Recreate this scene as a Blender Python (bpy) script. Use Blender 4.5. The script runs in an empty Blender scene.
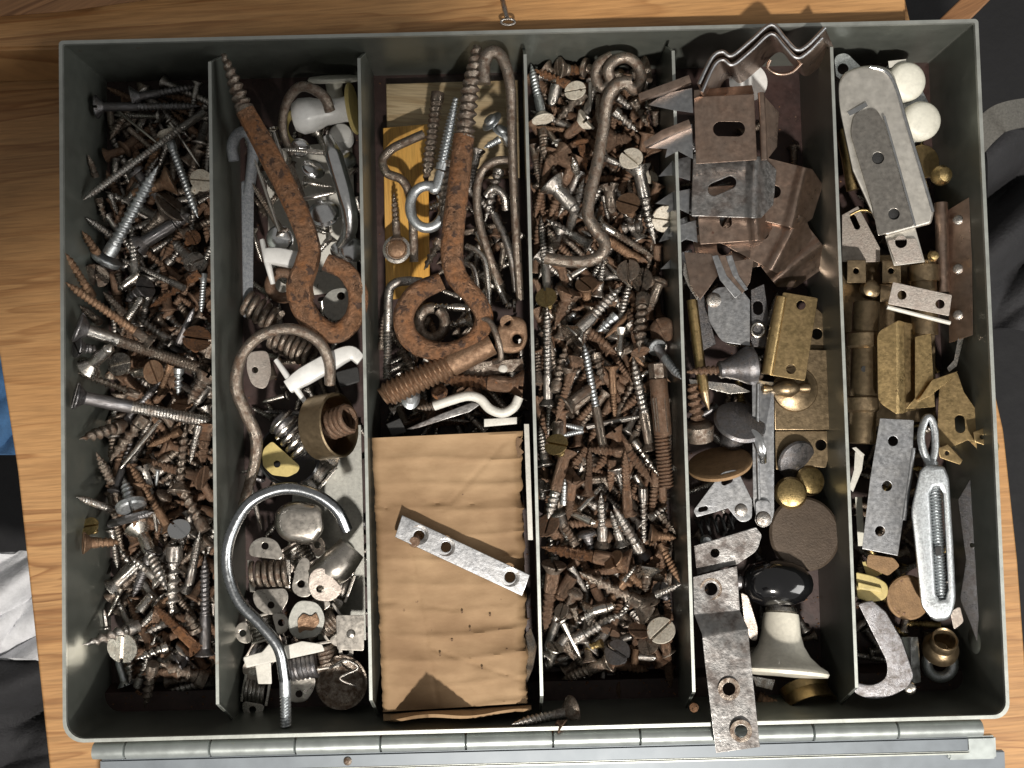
import bpy, bmesh, math, random
import numpy as np
from mathutils import Vector, Matrix, Quaternion

# ------------------------------------------------------------------ camera
sc = bpy.context.scene
COL = sc.collection
CAM = Vector((0.17532, 0.11738, 0.43713)); CR = (0.042795, -0.002182, -0.025060); FPX = 1000.0
cam = bpy.data.cameras.new('camera'); cam_o = bpy.data.objects.new('camera', cam); COL.objects.link(cam_o)
cam.sensor_width = 36.0; cam.lens = 36.0*FPX/1024; cam.clip_start = 0.01; cam.clip_end = 20
cam_o.location = CAM; cam_o.rotation_euler = CR
sc.camera = cam_o
sc.view_settings.view_transform = 'Standard'; sc.view_settings.look = 'None'
sc.view_settings.exposure = 0.0; sc.view_settings.gamma = 1.0
sc.cycles.max_bounces = 6; sc.cycles.diffuse_bounces = 3; sc.cycles.glossy_bounces = 4
# ------------------------------------------------------------------ light: dim room, one soft added fill lamp, one hard lamp low in front
w = bpy.data.worlds.new('World'); sc.world = w; w.use_nodes = True
w.node_tree.nodes['Background'].inputs[0].default_value = (1.0, 0.97, 0.92, 1)
w.node_tree.nodes['Background'].inputs[1].default_value = 0.21
def aim(o, target):
    o.rotation_euler = (Vector(target)-o.location).to_track_quat('-Z', 'Y').to_euler()
LAMP = Vector((0.27, -0.70, 1.20))
sl = bpy.data.lights.new('desk_lamp_light', 'SPOT'); so = bpy.data.objects.new('desk_lamp_light', sl); COL.objects.link(so)
so.location = LAMP; sl.energy = 112; sl.spot_size = math.radians(50); sl.spot_blend = 0.4
sl.shadow_soft_size = 0.038; sl.color = (1.0, 0.94, 0.86); aim(so, (0.19, 0.11, 0))
al = bpy.data.lights.new('fill_light', 'AREA'); ao = bpy.data.objects.new('fill_light', al); COL.objects.link(ao)  # soft fill added for the metals, no known fixture
al.shape = 'RECTANGLE'; al.size = 1.0; al.size_y = 0.9; al.energy = 15.0; al.color = (1.0, 0.98, 0.94)
ao.location = (1.6, -0.55, 0.95); aim(ao, (0.2, 0.13, 0))

# ------------------------------------------------------------------ helpers
_R = Matrix.Rotation(CR[2], 3, 'Z') @ Matrix.Rotation(CR[1], 3, 'Y') @ Matrix.Rotation(CR[0], 3, 'X')
def at(px, py, z=0.0):
    """point of the picture on the level z (mm) above the tray floor, in metres"""
    d = _R @ Vector(((px-512)/FPX, -(py-384)/FPX, -1.0))
    return CAM + d*((z*0.001-CAM.z)/d.z)
def K(z): return (CAM.z-z*0.001)/FPX          # metres per pixel at level z
BOXW, BOXH, RIM = 0.366, 0.27505, 0.045

def finish(o, label=None, cat=None, group=None, kind=None):
    if label: o['label'] = label
    if cat: o['category'] = cat
    if group: o['group'] = group
    if kind: o['kind'] = kind
    return o
def thing(name, label, cat, loc, group=None):
    o = bpy.data.objects.new(name, None); COL.objects.link(o); o.empty_display_size = .005
    o.location = Vector(loc); return finish(o, label, cat, group)
def mesh_of(V, F, smooth=True):
    me = bpy.data.meshes.new('m'); me.from_pydata([tuple(v) for v in V], [], [tuple(f) for f in F])
    if smooth: me.polygons.foreach_set('use_smooth', [True]*len(me.polygons))
    me.update(); return me
def put(name, me, mat, parent=None, loc=None, sharp=35, label=None):
    if 'sheet' in me: sharp = 50
    """links a mesh given in world coordinates as ONE object; a child keeps its place"""
    base = parent.location.copy() if parent is not None else Vector(loc if loc is not None else (0, 0, 0))
    if parent is not None and parent.parent is not None: base = base + parent.parent.location
    if loc is not None: base = Vector(loc)
    me.transform(Matrix.Translation(-base)); me.name = name
    bm = bmesh.new(); bm.from_mesh(me); bmesh.ops.recalc_face_normals(bm, faces=bm.faces)
    ca = math.radians(sharp)
    for e in bm.edges:
        e.smooth = not (len(e.link_faces) == 2 and e.calc_face_angle(0) > ca)
    for f in bm.faces: f.smooth = True
    bm.to_mesh(me); bm.free()
    me.materials.clear(); me.materials.append(mat)
    o = bpy.data.objects.new(name, me); COL.objects.link(o)
    if parent is None: o.location = base
    else:
        o.parent = parent
        pb = parent.location.copy()
        if parent.parent is not None: pb += parent.parent.location
        o.location = base-pb
    if 'sheet' in me: wn = o.modifiers.new('normals', 'WEIGHTED_NORMAL'); wn.keep_sharp = True; wn.weight = 90
    if label: o['label'] = label
    return o
def join(*ms):
    V = []; F = []
    for m in ms:
        k = len(V); V += [v.co.copy() for v in m.vertices]; F += [[i+k for i in p.vertices] for p in m.polygons]
        bpy.data.meshes.remove(m)
    return mesh_of(V, F)
def catmull(P, n=8):
    P = [Vector(p) for p in P]; Q = [P[0]*2-P[1]]+P+[P[-1]*2-P[-2]]; out = []
    for i in range(1, len(Q)-2):
        a, b, c, d = Q[i-1], Q[i], Q[i+1], Q[i+2]
        for k in range(n):
            t = k/n
            out.append(0.5*((2*b)+(c-a)*t+(2*a-5*b+4*c-d)*t*t+(3*b-a-3*c+d)*t**3))
    out.append(P[-1]); return out
def sweep(P, R, n=14, caps=True, sec=None, tr=None, closed=False):
    """tube along world points P with radius R (number or per-point list); tr=(s0,s1,pitch,depth) adds a screw thread between arc lengths"""
    P = [Vector(p) for p in P]
    if tr:                                            # resample finely
        s0, s1, pitch, dep = tr; S = [0.0]
        for a, b in zip(P, P[1:]): S.append(S[-1]+(b-a).length)
        Ra = [R]*len(P) if not hasattr(R, '__len__') else R
        if len(Ra) != len(P): Ra = [float(np.interp(i/(len(P)-1), np.linspace(0, 1, len(Ra)), Ra)) for i in range(len(P))]
        ns = list(np.arange(0, S[-1]-pitch*.1, pitch/5)); ns.append(S[-1])
        X = [[np.interp(s, S, [p[k] for p in P]) for k in range(3)] for s in ns]
        R = [float(np.interp(s, S, Ra)) for s in ns]; P = [Vector(x) for x in X]; SS = ns
    m = len(P)
    if not hasattr(R, '__len__'): R = [R]*m
    if len(R) != m: R = [float(np.interp(i/(m-1), np.linspace(0, 1, len(R)), R)) for i in range(m)]
    V = []; F = []
    t0 = (P[1]-P[0]).normalized(); up = Vector((0, 0, 1))
    if abs(t0.dot(up)) > .95: up = Vector((0, 1, 0))
    nrm = (up-t0*up.dot(t0)).normalized()
    for i in range(m):
        t = (P[min(i+1, m-1)]-P[max(i-1, 0)]).normalized()
        nrm = (nrm-t*nrm.dot(t)).normalized(); bi = t.cross(nrm)
        for k in range(n):
            a = 2*math.pi*k/n; r = R[i]
            if tr and tr[0] <= SS[i] <= tr[1]:
                ph = (SS[i]/tr[2]-k/n) % 1.0; tri = abs(ph*2-1); r *= 1-tr[3]*min(1, max(0, 1.5*tri-.3))
            cx, cy = math.cos(a), math.sin(a)
            if sec: q = (abs(cx)**sec+abs(cy)**sec)**(-1/sec); cx *= q; cy *= q
            V.append(P[i]+(nrm*cx+bi*cy)*r)
    for i in range(m-1):
        for k in range(n):
            F.append((i*n+k, i*n+(k+1) % n, (i+1)*n+(k+1) % n, (i+1)*n+k))
    if caps: F.append(tuple(range(n))[::-1]); F.append(tuple((m-1)*n+k for k in range(n)))
    return mesh_of(V, F)
def wire(pts, rpx, n=14, smooth=8, **kw):
    """round bar through picture points (px,py,z mm), radius in pixels at that level"""
    P = [at(*p) for p in pts]; zr = sum(p[2] for p in pts)/len(pts)
    P = catmull(P, smooth) if smooth and len(P) > 2 else P
    R = [r*K(zr) for r in rpx] if hasattr(rpx, '__len__') else rpx*K(zr)
    if 'tr' in kw and kw['tr']:
        L = sum((b-a).length for a, b in zip(P, P[1:])); f0, f1, pp, d = kw['tr']
        kw['tr'] = (f0*L, f1*L, pp*K(zr), d)
    return sweep(P, R, n, **kw)
def arcpts(cx, cy, r, a0, a1, n, z0, z1=None, ry=None):
    z1 = z0 if z1 is None else z1; ry = r if ry is None else ry
    return [(cx+r*math.cos(math.radians(a0+(a1-a0)*i/n)), cy+ry*math.sin(math.radians(a0+(a1-a0)*i/n)), z0+(z1-z0)*i/n) for i in range(n+1)]
def frame(axis):
    ax = Vector(axis).normalized(); u = Vector((0, 0, 1)) if abs(ax.z) < .9 else Vector((1, 0, 0))
    x = u.cross(ax).normalized(); return x, ax.cross(x).normalized(), ax
def lathe(prof, base, axis, n=32, ex=(1, 1), caps=True):
    """profile [(radius m, height m)] turned about axis from world point base"""
    x, y, ax = frame(axis); V = []; F = []; base = Vector(base)
    for r, h in prof:
        for k in range(n):
            a = 2*math.pi*k/n; V.append(base+ax*h+(x*math.cos(a)*ex[0]+y*math.sin(a)*ex[1])*r)
    for i in range(len(prof)-1):
        for k in range(n): F.append((i*n+k, i*n+(k+1) % n, (i+1)*n+(k+1) % n, (i+1)*n+k))
    if caps: F.append(tuple(range(n))[::-1]); F.append(tuple((len(prof)-1)*n+k for k in range(n)))
    return mesh_of(V, F)
def lathepx(prof, px, py, z, axis=(0, 0, 1), n=32, ex=(1, 1), caps=True):
    k = K(z); return lathe([(r*k, h*k) for r, h in prof], at(px, py, z), axis, n, ex, caps)
def rounded(pts, r, n=5):
    """rounds the corners of a polygon"""
    out = []; m = len(pts)
    for i in range(m):
        p = Vector(pts[i][:2]); a = Vector(pts[i-1][:2]); b = Vector(pts[(i+1) % m][:2])
        rr = pts[i][2] if len(pts[i]) > 2 else r
        rr = min(rr, (a-p).length*.49, (b-p).length*.49)
        if rr < .05: out.append(tuple(p)); continue
        p0 = p+(a-p).normalized()*rr; p1 = p+(b-p).normalized()*rr
        for k in range(n+1):
            t = k/n; q = p0*(1-t)**2+p*2*t*(1-t)+p1*t*t; out.append((q.x, q.y))
    return out
def plate(outline, z, t=0.8, holes=(), bev=.35, tilt=(0, 0), cuts=(), rc=0, bend=None, grid=0):
    """sheet of thickness t mm; outline and holes in picture coordinates, lying on the surface z (mm) tilted by mm per pixel or bent by bend(px,py)"""
    pts = rounded(outline, rc) if rc or any(len(p) > 2 for p in outline) else [p[:2] for p in outline]
    cu = bpy.data.curves.new('c', 'CURVE'); cu.dimensions = '2D'; cu.fill_mode = 'BOTH'
    def spl(ps):
        s = cu.splines.new('POLY'); s.points.add(len(ps)-1); s.use_cyclic_u = True
        for q, p in zip(s.points, ps): q.co = (p[0], -p[1], 0, 1)
    spl(pts)
    for h in holes:
        if len(h) == 3: spl([(h[0]+h[2]*math.cos(a*math.pi/10), h[1]+h[2]*math.sin(a*math.pi/10)) for a in range(20)])
        elif len(h) == 5:      # slot: cx,cy,half length,half width,angle
            cx, cy, L, r, an = h; an = math.radians(an); P = []
            for a in range(20):
                th = a*math.pi/10; x = (L-r)*(1 if math.cos(th) >= 0 else -1)+r*math.cos(th); y = r*math.sin(th)
                P.append((cx+x*math.cos(an)-y*math.sin(an), cy+x*math.sin(an)+y*math.cos(an)))
            spl(P)
        else: spl(h[0])
    tp = t/ (K(z)*1000)
    b = min(bev, tp*.45); cu.extrude = max(tp/2-b, .01); cu.bevel_depth = b; cu.bevel_resolution = 1; cu.offset = -b
    o = bpy.data.objects.new('c', cu); COL.objects.link(o)
    me = bpy.data.meshes.new_from_object(o); bpy.data.objects.remove(o); bpy.data.curves.remove(cu)
    bm = bmesh.new(); bm.from_mesh(me); bmesh.ops.remove_doubles(bm, verts=bm.verts, dist=.002)
    lines = list(cuts)
    if grid:
        xs = [p[0] for p in pts]; ys = [p[1] for p in pts]
        lines += [(x, 0, x, 1) for x in np.arange(min(xs)+grid, max(xs), grid)]+[(0, y, 1, y) for y in np.arange(min(ys)+grid, max(ys), grid)]
    for (x0, y0, x1, y1) in lines:
        d = Vector((x1-x0, -(y1-y0), 0)).normalized(); nn = Vector((-d.y, d.x, 0))
        bmesh.ops.bisect_plane(bm, geom=bm.verts[:]+bm.edges[:]+bm.faces[:], plane_co=(x0, -y0, 0), plane_no=nn, dist=1e-4)
    cx = sum(p[0] for p in pts)/len(pts); cy = sum(p[1] for p in pts)/len(pts)
    for v in bm.verts:
        px, py = v.co.x, -v.co.y
        zz = z+tilt[0]*(px-cx)+tilt[1]*(py-cy)+(bend(px, py) if bend else 0)+v.co.z*K(z)*1000
        v.co = at(px, py, zz)
    bm.to_mesh(me); bm.free(); me['sheet'] = 1; return me
def block(outline, z0, z1, rc=0, bev=1.0, **kw): return plate(outline, (z0+z1)/2, t=z1-z0, bev=bev, rc=rc, **kw)
def spring(p0, p1, rpx, turns, wpx, n=8):
    a, b = at(*p0), at(*p1); k = K(p0[2]); x, y, ax = frame(b-a); P = []
    m = int(turns*14)
    for i in range(m+1):
        th = 2*math.pi*turns*i/m; P.append(a+(b-a)*(i/m)+(x*math.cos(th)+y*math.sin(th))*rpx*k)
    return sweep(P, wpx*k, n)
def disc(px, py, z, r, t, axis=(0, 0, 1), dome=0, ex=(1, 1)):
    pr = [(r*.001, 0), (r*.97, 0), (r, t*.15), (r, t*.8), (r*.96, t)]
    if dome: pr += [(r*c, t+dome*math.sqrt(1-(c)**2)) for c in (.85, .65, .4, .2, .001)]
    else: pr += [(r*.001, t)]
    return lathepx(pr, px, py, z, axis, 36, ex)
def loc(px, py, z): return at(px, py, z)

# ------------------------------------------------------------------ materials
def nodes(name):
    m = bpy.data.materials.new(name); m.use_nodes = True; nt = m.node_tree; return m, nt, nt.nodes['Principled BSDF']
def N(nt, t, **kw):
    n = nt.nodes.new(t)
    for k, v in kw.items(): setattr(n, k, v)
    return n
def ramp(nt, src, stops):
    r = N(nt, 'ShaderNodeValToRGB'); e = r.color_ramp.elements
    while len(e) > 1: e.remove(e[-1])
    e[0].position = stops[0][0]; c = stops[0][1]; e[0].color = (*c, 1) if hasattr(c, '__len__') else (c, c, c, 1)
    for p, c in stops[1:]:
        x = e.new(p); x.color = (*c, 1) if hasattr(c, '__len__') else (c, c, c, 1)
    nt.links.new(src, r.inputs[0]); return r.outputs[0]
def coords(nt, scale, rnd=True):
    tc = N(nt, 'ShaderNodeTexCoord'); v = tc.outputs['Object']
    mp = N(nt, 'ShaderNodeMapping'); mp.inputs['Scale'].default_value = (scale,)*3 if not hasattr(scale, '__len__') else scale
    nt.links.new(v, mp.inputs[0])
    if rnd:
        oi = N(nt, 'ShaderNodeObjectInfo'); ml = N(nt, 'ShaderNodeMath', operation='MULTIPLY'); ml.inputs[1].default_value = 57.0
        nt.links.new(oi.outputs['Random'], ml.inputs[0]); nt.links.new(ml.outputs[0], mp.inputs['Location'])
    return mp.outputs[0]
def noise(nt, vec, sc_, det=4, rough=.6, dist=0):
    n = N(nt, 'ShaderNodeTexNoise'); n.inputs['Scale'].default_value = sc_; n.inputs['Detail'].default_value = det
    n.inputs['Roughness'].default_value = rough; n.inputs['Distortion'].default_value = dist
    nt.links.new(vec, n.inputs['Vector']); return n.outputs['Fac']
def metal(name, a, b, ma=.9, mb=.2, ra=.3, rb=.75, mix=.5, soft=.12, scale=600., bump=.15, c=None, cw=.62, hv=.0, mot=.62):
    """clean metal a worn or rusted to b by noise; c = a third colour in spots"""
    m, nt, p = nodes(name); v = coords(nt, scale)
    f = noise(nt, v, 1.0, 6, .62); f2 = noise(nt, v, 3.7, 4, .6)
    mask = ramp(nt, f, [(max(0, mix-soft), 0.0), (min(1, mix+soft), 1.0)])
    def mixc(fac, A, B, col=True):
        n = N(nt, 'ShaderNodeMix', data_type='RGBA' if col else 'FLOAT'); nt.links.new(fac, n.inputs[0])
        ia, ib = (6, 7) if col else (2, 3)
        for i, val in ((ia, A), (ib, B)):
            if hasattr(val, 'is_output'): nt.links.new(val, n.inputs[i])
            else: n.inputs[i].default_value = (*val, 1) if col else val
        return n.outputs[2 if col else 0]
    a2 = tuple(x*mot for x in a); b2 = tuple(x*(mot-.12) for x in b)
    ca = mixc(ramp(nt, f2, [(.3, 0.), (.7, 1.)]), a2, a); cb = mixc(ramp(nt, f2, [(.32, 0.), (.68, 1.)]), b2, b)
    col = mixc(mask, ca, cb)
    if c: f3 = noise(nt, v, 2.1, 5, .65); col = mixc(ramp(nt, f3, [(cw, 0.), (cw+.06, 1.)]), col, c)
    if hv:
        oi = N(nt, 'ShaderNodeObjectInfo'); hs = N(nt, 'ShaderNodeHueSaturation'); mr = N(nt, 'ShaderNodeMapRange')
        mr.inputs[3].default_value = 1-hv; mr.inputs[4].default_value = 1+hv
        nt.links.new(oi.outputs['Random'], mr.inputs[0]); nt.links.new(mr.outputs[0], hs.inputs['Value']); nt.links.new(col, hs.inputs['Color']); col = hs.outputs[0]
    nt.links.new(col, p.inputs['Base Color'])
    nt.links.new(mixc(mask, ma, mb, False), p.inputs['Metallic'])
    rr = N(nt, 'ShaderNodeMath', operation='ADD'); nt.links.new(mixc(mask, ra, rb, False), rr.inputs[0])
    r2 = N(nt, 'ShaderNodeMath', operation='MULTIPLY_ADD'); r2.inputs[1].default_value = .25; r2.inputs[2].default_value = -.12
    nt.links.new(f2, r2.inputs[0]); nt.links.new(r2.outputs[0], rr.inputs[1]); nt.links.new(rr.outputs[0], p.inputs['Roughness'])
    if bump:
        bp = N(nt, 'ShaderNodeBump'); bp.inputs['Strength'].default_value = bump; bp.inputs['Distance'].default_value = 1.0/scale*.6
        f4 = noise(nt, v, 5.0, 5, .7); nt.links.new(f4, bp.inputs['Height']); nt.links.new(bp.outputs[0], p.inputs['Normal'])
    return m
def plain(name, a, rough=.5, metallic=0., scale=300., var=.25, bump=.1, spot=None, coat=0, sss=0):
    m = metal(name, a, tuple(x*(1-var) for x in a), metallic, metallic, rough, rough, .5, .25, scale, bump, c=spot, cw=.7, mot=.90)
    if coat: m.node_tree.nodes['Principled BSDF'].inputs['Coat Weight'].default_value = coat
    return m
M = {}
# screws share meshes in units of their own diameter: texture scale is per diameter
for k, s in (('', 1.3), ('_', 420.)):          # ''  for screws, '_' for hand built pieces in metres
    h = .35 if k == '' else 0
    M['rust'+k] = metal('rusty_iron'+k, (.28, .19, .135), (.165, .086, .046), .85, .15, .38, .75, .50, .13, s, .45, (.26, .115, .05), .66, hv=h)
    M['orange'+k] = metal('orange_rust'+k, (.33, .19, .115), (.31, .135, .052), .8, .15, .34, .72, .50, .14, s if not k else 120., .6, (.085, .05, .035), .55, hv=h, mot=.55)
    M['brown'+k] = metal('browned_steel'+k, (.37, .32, .27), (.14, .088, .058), .98, .45, .28, .58, .52, .12, s, .35, (.20, .095, .05), .66, hv=h)
    M['steel'+k] = metal('dull_steel'+k, (.52, .50, .47), (.25, .20, .165), 1, .75, .27, .5, .56, .13, s, .25, (.16, .095, .065), .66, hv=h)
    M['dark'+k] = metal('dark_steel'+k, (.28, .275, .285), (.15, .13, .12), .95, .65, .3, .5, .55, .15, s, .2, hv=h)
    M['nickel'+k] = metal('bright_nickel'+k, (.82, .78, .72), (.56, .50, .43), 1, 1, .24, .38, .58, .12, s, .1, (.25, .16, .10), .68, hv=h*.6)
    M['zinc'+k] = metal('zinc_plate'+k, (.78, .81, .83), (.56, .60, .62), .95, .85, .3, .45, .5, .2, s, .12, hv=h*.5)
    M['brass'+k] = metal('aged_brass'+k, (.58, .43, .20), (.32, .235, .11), 1, .9, .3, .45, .55, .15, s, .15, hv=h*.5)
    M['cream'+k] = metal('cream_painted_metal'+k, (.76, .70, .59), (.64, .56, .45), .0, .0, .5, .6, .6, .1, s, .2, (.28, .13, .06), .62)
    M['copper'+k] = metal('copper_rust'+k, (.37, .24, .155), (.20, .11, .06), .85, .45, .36, .58, .5, .15, s, .3, hv=h)
M['tin'] = metal('olive_grey_enamelled_tin', (.20, .215, .19), (.18, .192, .17), .6, .55, .33, .38, .5, .35, 45., .01, (.15, .125, .10), .69, mot=.90)
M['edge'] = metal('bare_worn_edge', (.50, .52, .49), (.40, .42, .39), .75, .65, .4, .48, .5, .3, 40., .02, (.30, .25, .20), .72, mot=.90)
M['maroon'] = metal('dark_maroon_floor_paint', (.060, .032, .028), (.04, .024, .022), .1, .1, .4, .55, .5, .2, 80., .05, (.11, .07, .05), .68)
M['lid'] = metal('blue_grey_lid_enamel', (.20, .225, .25), (.18, .205, .23), .3, .3, .42, .48, .5, .3, 25., .0, (.36, .39, .41), .76, mot=.90)
M['hinge'] = metal('hinge_metal', (.50, .54, .53), (.44, .48, .47), .7, .65, .33, .4, .5, .3, 40., .01, (.56, .53, .42), .70, mot=.90)
M['galv'] = metal('rough_galvanised_zinc', (.40, .42, .45), (.30, .32, .35), .6, .5, .5, .65, .5, .1, 900., .6)
M['clip'] = metal('browned_clip_steel', (.50, .385, .315), (.33, .225, .17), 1, .9, .26, .38, .5, .25, 110., .04, (.22, .12, .09), .68, mot=.82)
M['chrome'] = metal('dulled_chrome', (.74, .71, .65), (.64, .61, .55), .85, .85, .40, .48, .5, .25, 80., .02, (.45, .42, .37), .78, mot=.90)
M['darkchrome'] = metal('grey_steel_bar', (.46, .48, .50), (.36, .38, .40), 1, 1, .20, .30, .5, .2, 200., .04, mot=.85)
M['catch'] = metal('worn_nickel_plate', (.66, .62, .56), (.52, .48, .43), 1, 1, .26, .34, .5, .25, 140., .03, (.34, .27, .21), .72, mot=.88)
M['bright'] = metal('polished_nickel', (.86, .87, .88), (.78, .79, .80), 1, 1, .16, .24, .5, .2, 100., .02, mot=.90)
M['antique'] = metal('antique_brass', (.36, .27, .165), (.26, .195, .12), .95, .9, .32, .43, .5, .18, 130., .08, (.14, .11, .075), .66, mot=.82)
M['brassplate'] = metal('lacquered_brass', (.66, .475, .225), (.48, .345, .17), 1, 1, .28, .4, .5, .18, 160., .06, (.2, .14, .07), .65, mot=.82)
M['brassdark'] = metal('brown_brass', (.42, .305, .15), (.30, .215, .11), 1, .9, .3, .45, .5, .18, 160., .06, mot=.82)
M['strap'] = metal('scratched_steel_strap', (.47, .48, .50), (.38, .38, .38), 1, .95, .34, .42, .54, .2, 160., .06, (.24, .18, .14), .74, mot=.82)
M['blackstrap'] = metal('blackened_strap', (.46, .45, .44), (.15, .13, .12), 1, .8, .32, .5, .52, .10, 110., .12, (.28, .16, .10), .74)
M['plastic'] = plain('white_plastic', (.80, .80, .78), .3, 0, 80., .06, .02, coat=.3)
M['rubber'] = plain('cream_rubber', (.74, .73, .64), .45, 0, 150., .08, .05)
M['porcelain'] = plain('cream_porcelain', (.86, .82, .70), .33, 0, 160., .08, .04, spot=(.52, .44, .30), coat=.4)
M['blackglass'] = plain('black_glazed_knob', (.006, .006, .007), .12, 0, 80., .1, .0, coat=1)
M['yellow'] = plain('yellow_paint', (.62, .50, .20), .45, 0, 200., .2, .1)
M['palewhite'] = plain('worn_white_enamel', (.70, .68, .62), .4, 0, 350., .15, .15, spot=(.25, .13, .07))
M['pinkish'] = metal('pinkish_plated_steel', (.62, .56, .50), (.50, .43, .38), .8, .7, .38, .5, .5, .15, 300., .2, (.28, .2, .17), .66, mot=.82)
M['leather'] = plain('brown_fibre', (.38, .235, .12), .6, .3, 300., .4, .3)
M['fibre'] = plain('brown_disc', (.115, .085, .062), .48, .35, 220., .3, .2, spot=(.2, .12, .07))
M['paleplate'] = plain('pale_galvanised_sheet', (.50, .50, .46), .5, .5, 700., .35, .2, spot=(.25, .2, .15))
M['rubberblack'] = plain('black_rubber', (.018, .018, .018), .6, 0, 200., .3, .1)
M['grit'] = plain('rust_grit', (.22, .11, .055), .85, 0, 300., .6, .3)
M['dust'] = plain('sawdust_and_rust_flakes', (.12, .075, .045), .9, 0, 900., .7, .6)

def wood(name, c1, c2, c3, ang, sc_=1.0, knots=True):
    m, nt, p = nodes(name); tc = N(nt, 'ShaderNodeTexCoord'); mp = N(nt, 'ShaderNodeMapping')
    nt.links.new(tc.outputs['Object'], mp.inputs[0]); mp.inputs['Rotation'].default_value = (0, 0, math.radians(ang))
    st = N(nt, 'ShaderNodeMapping'); st.inputs['Scale'].default_value = (4.0*sc_, 40*sc_, 8)
    nt.links.new(mp.outputs[0], st.inputs[0])
    n1 = noise(nt, st.outputs[0], 1.0, 3, .55, .6)
    wv = N(nt, 'ShaderNodeMath', operation='MULTIPLY'); wv.inputs[1].default_value = 7.0; nt.links.new(n1, wv.inputs[0])
    fr = N(nt, 'ShaderNodeMath', operation='FRACT'); nt.links.new(wv.outputs[0], fr.inputs[0])
    ring = ramp(nt, fr.outputs[0], [(0, 0.), (.62, .35), (.9, 1.), (1, 0.)])
    s2 = N(nt, 'ShaderNodeMapping'); s2.inputs['Scale'].default_value = (45*sc_, 900*sc_, 50); nt.links.new(mp.outputs[0], s2.inputs[0])
    n2 = noise(nt, s2.outputs[0], 1.0, 4, .6)
    s3 = N(nt, 'ShaderNodeMapping'); s3.inputs['Scale'].default_value = (6, 9, 6); nt.links.new(mp.outputs[0], s3.inputs[0])
    n3 = noise(nt, s3.outputs[0], 1.0, 3, .5)
    def mx(f, A, B, bl='MIX'):
        n = N(nt, 'ShaderNodeMix', data_type='RGBA', blend_type=bl)
        if hasattr(f, 'is_output'): nt.links.new(f, n.inputs[0])
        else: n.inputs[0].default_value = f
        for i, v in ((6, A), (7, B)):
            if hasattr(v, 'is_output'): nt.links.new(v, n.inputs[i])
            else: n.inputs[i].default_value = (*v, 1)
        return n.outputs[2]
    base = mx(ring, c1, c2); base = mx(ramp(nt, n3, [(.42, 0.), (.72, 1.)]), base, c3)
    fine = ramp(nt, n2, [(.35, .72), (.6, 1.)]); base = mx(1.0, base, fine, 'MULTIPLY')
    nt.links.new(base, p.inputs['Base Color']); p.inputs['Roughness'].default_value = .5
    bp = N(nt, 'ShaderNodeBump'); bp.inputs['Strength'].default_value = .35; bp.inputs['Distance'].default_value = .0004
    nt.links.new(n2, bp.inputs['Height']); nt.links.new(bp.outputs[0], p.inputs['Normal']); return m
M['desk'] = wood('orange_pine', (.52, .29, .12), (.30, .14, .05), (.44, .23, .085), -3)
M['desk2'] = wood('dark_pine', (.30, .15, .065), (.15, .065, .025), (.25, .12, .05), -25)
M['paleblock'] = wood('pale_scrap_wood', (.50, .40, .25), (.36, .26, .14), (.44, .33, .19), 5, 1.5)
M['block'] = wood('yellowed_wood', (.66, .36, .07), (.48, .22, .035), (.62, .40, .14), 88, 2)
def cardboard():
    m, nt, p = nodes('brown_cardboard'); tc = N(nt, 'ShaderNodeTexCoord'); mp = N(nt, 'ShaderNodeMapping'); nt.links.new(tc.outputs['Object'], mp.inputs[0])
    mp.inputs['Scale'].default_value = (45, 110, 100); a = noise(nt, mp.outputs[0], 1, 6, .65)
    b = noise(nt, tc.outputs['Object'], 28, 3, .5); c = noise(nt, tc.outputs['Object'], 330, 2, .5)
    c1 = ramp(nt, a, [(.3, (.25, .155, .078)), (.7, (.37, .245, .135))])
    n = N(nt, 'ShaderNodeMix', data_type='RGBA', blend_type='MULTIPLY'); n.inputs[0].default_value = .8
    nt.links.new(c1, n.inputs[6]); nt.links.new(ramp(nt, b, [(.36, (.62, .56, .50)), (.62, (1, 1, 1))]), n.inputs[7])
    n2 = N(nt, 'ShaderNodeMix', data_type='RGBA'); nt.links.new(ramp(nt, c, [(.74, 0.), (.78, 1.)]), n2.inputs[0])
    nt.links.new(n.outputs[2], n2.inputs[6]); n2.inputs[7].default_value = (.10, .055, .03, 1)
    nt.links.new(n2.outputs[2], p.inputs['Base Color']); p.inputs['Roughness'].default_value = .8
    bp = N(nt, 'ShaderNodeBump'); bp.inputs['Strength'].default_value = .4; bp.inputs['Distance'].default_value = .0005
    nt.links.new(a, bp.inputs['Height']); nt.links.new(bp.outputs[0], p.inputs['Normal']); return m
M['card'] = cardboard()
M['carddark'] = plain('torn_cardboard_edge', (.26, .16, .09), .85, 0, 500., .4, .4)
M['floor'] = plain('dark_floor', (.012, .012, .014), .8, 0, 20., .3, .1)
M['bluecloth'] = plain('blue_cloth', (.05, .14, .30), .9, 0, 200., .3, .3)
M['whitecloth'] = plain('grey_white_cloth', (.72, .73, .76), .9, 0, 40., .15, .2)
M['webbing'] = plain('grey_webbing', (.16, .155, .14), .9, 0, 900., .5, .6)
M['darkbag'] = plain('dark_bag_cloth', (.02, .02, .023), .8, 0, 60., .4, .3)

# ================================================================== SETTING
def sheetpx(pts, z): return mesh_of([at(x, y, z) for x, y in pts], [tuple(range(len(pts)))], False)
ground = put('ground', mesh_of([(-3, -3, -.5), (3, -3, -.5), (3, 3, -.5), (-3, 3, -.5)], [(0, 1, 2, 3)], False), M['floor']); ground['kind'] = 'structure'
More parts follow.
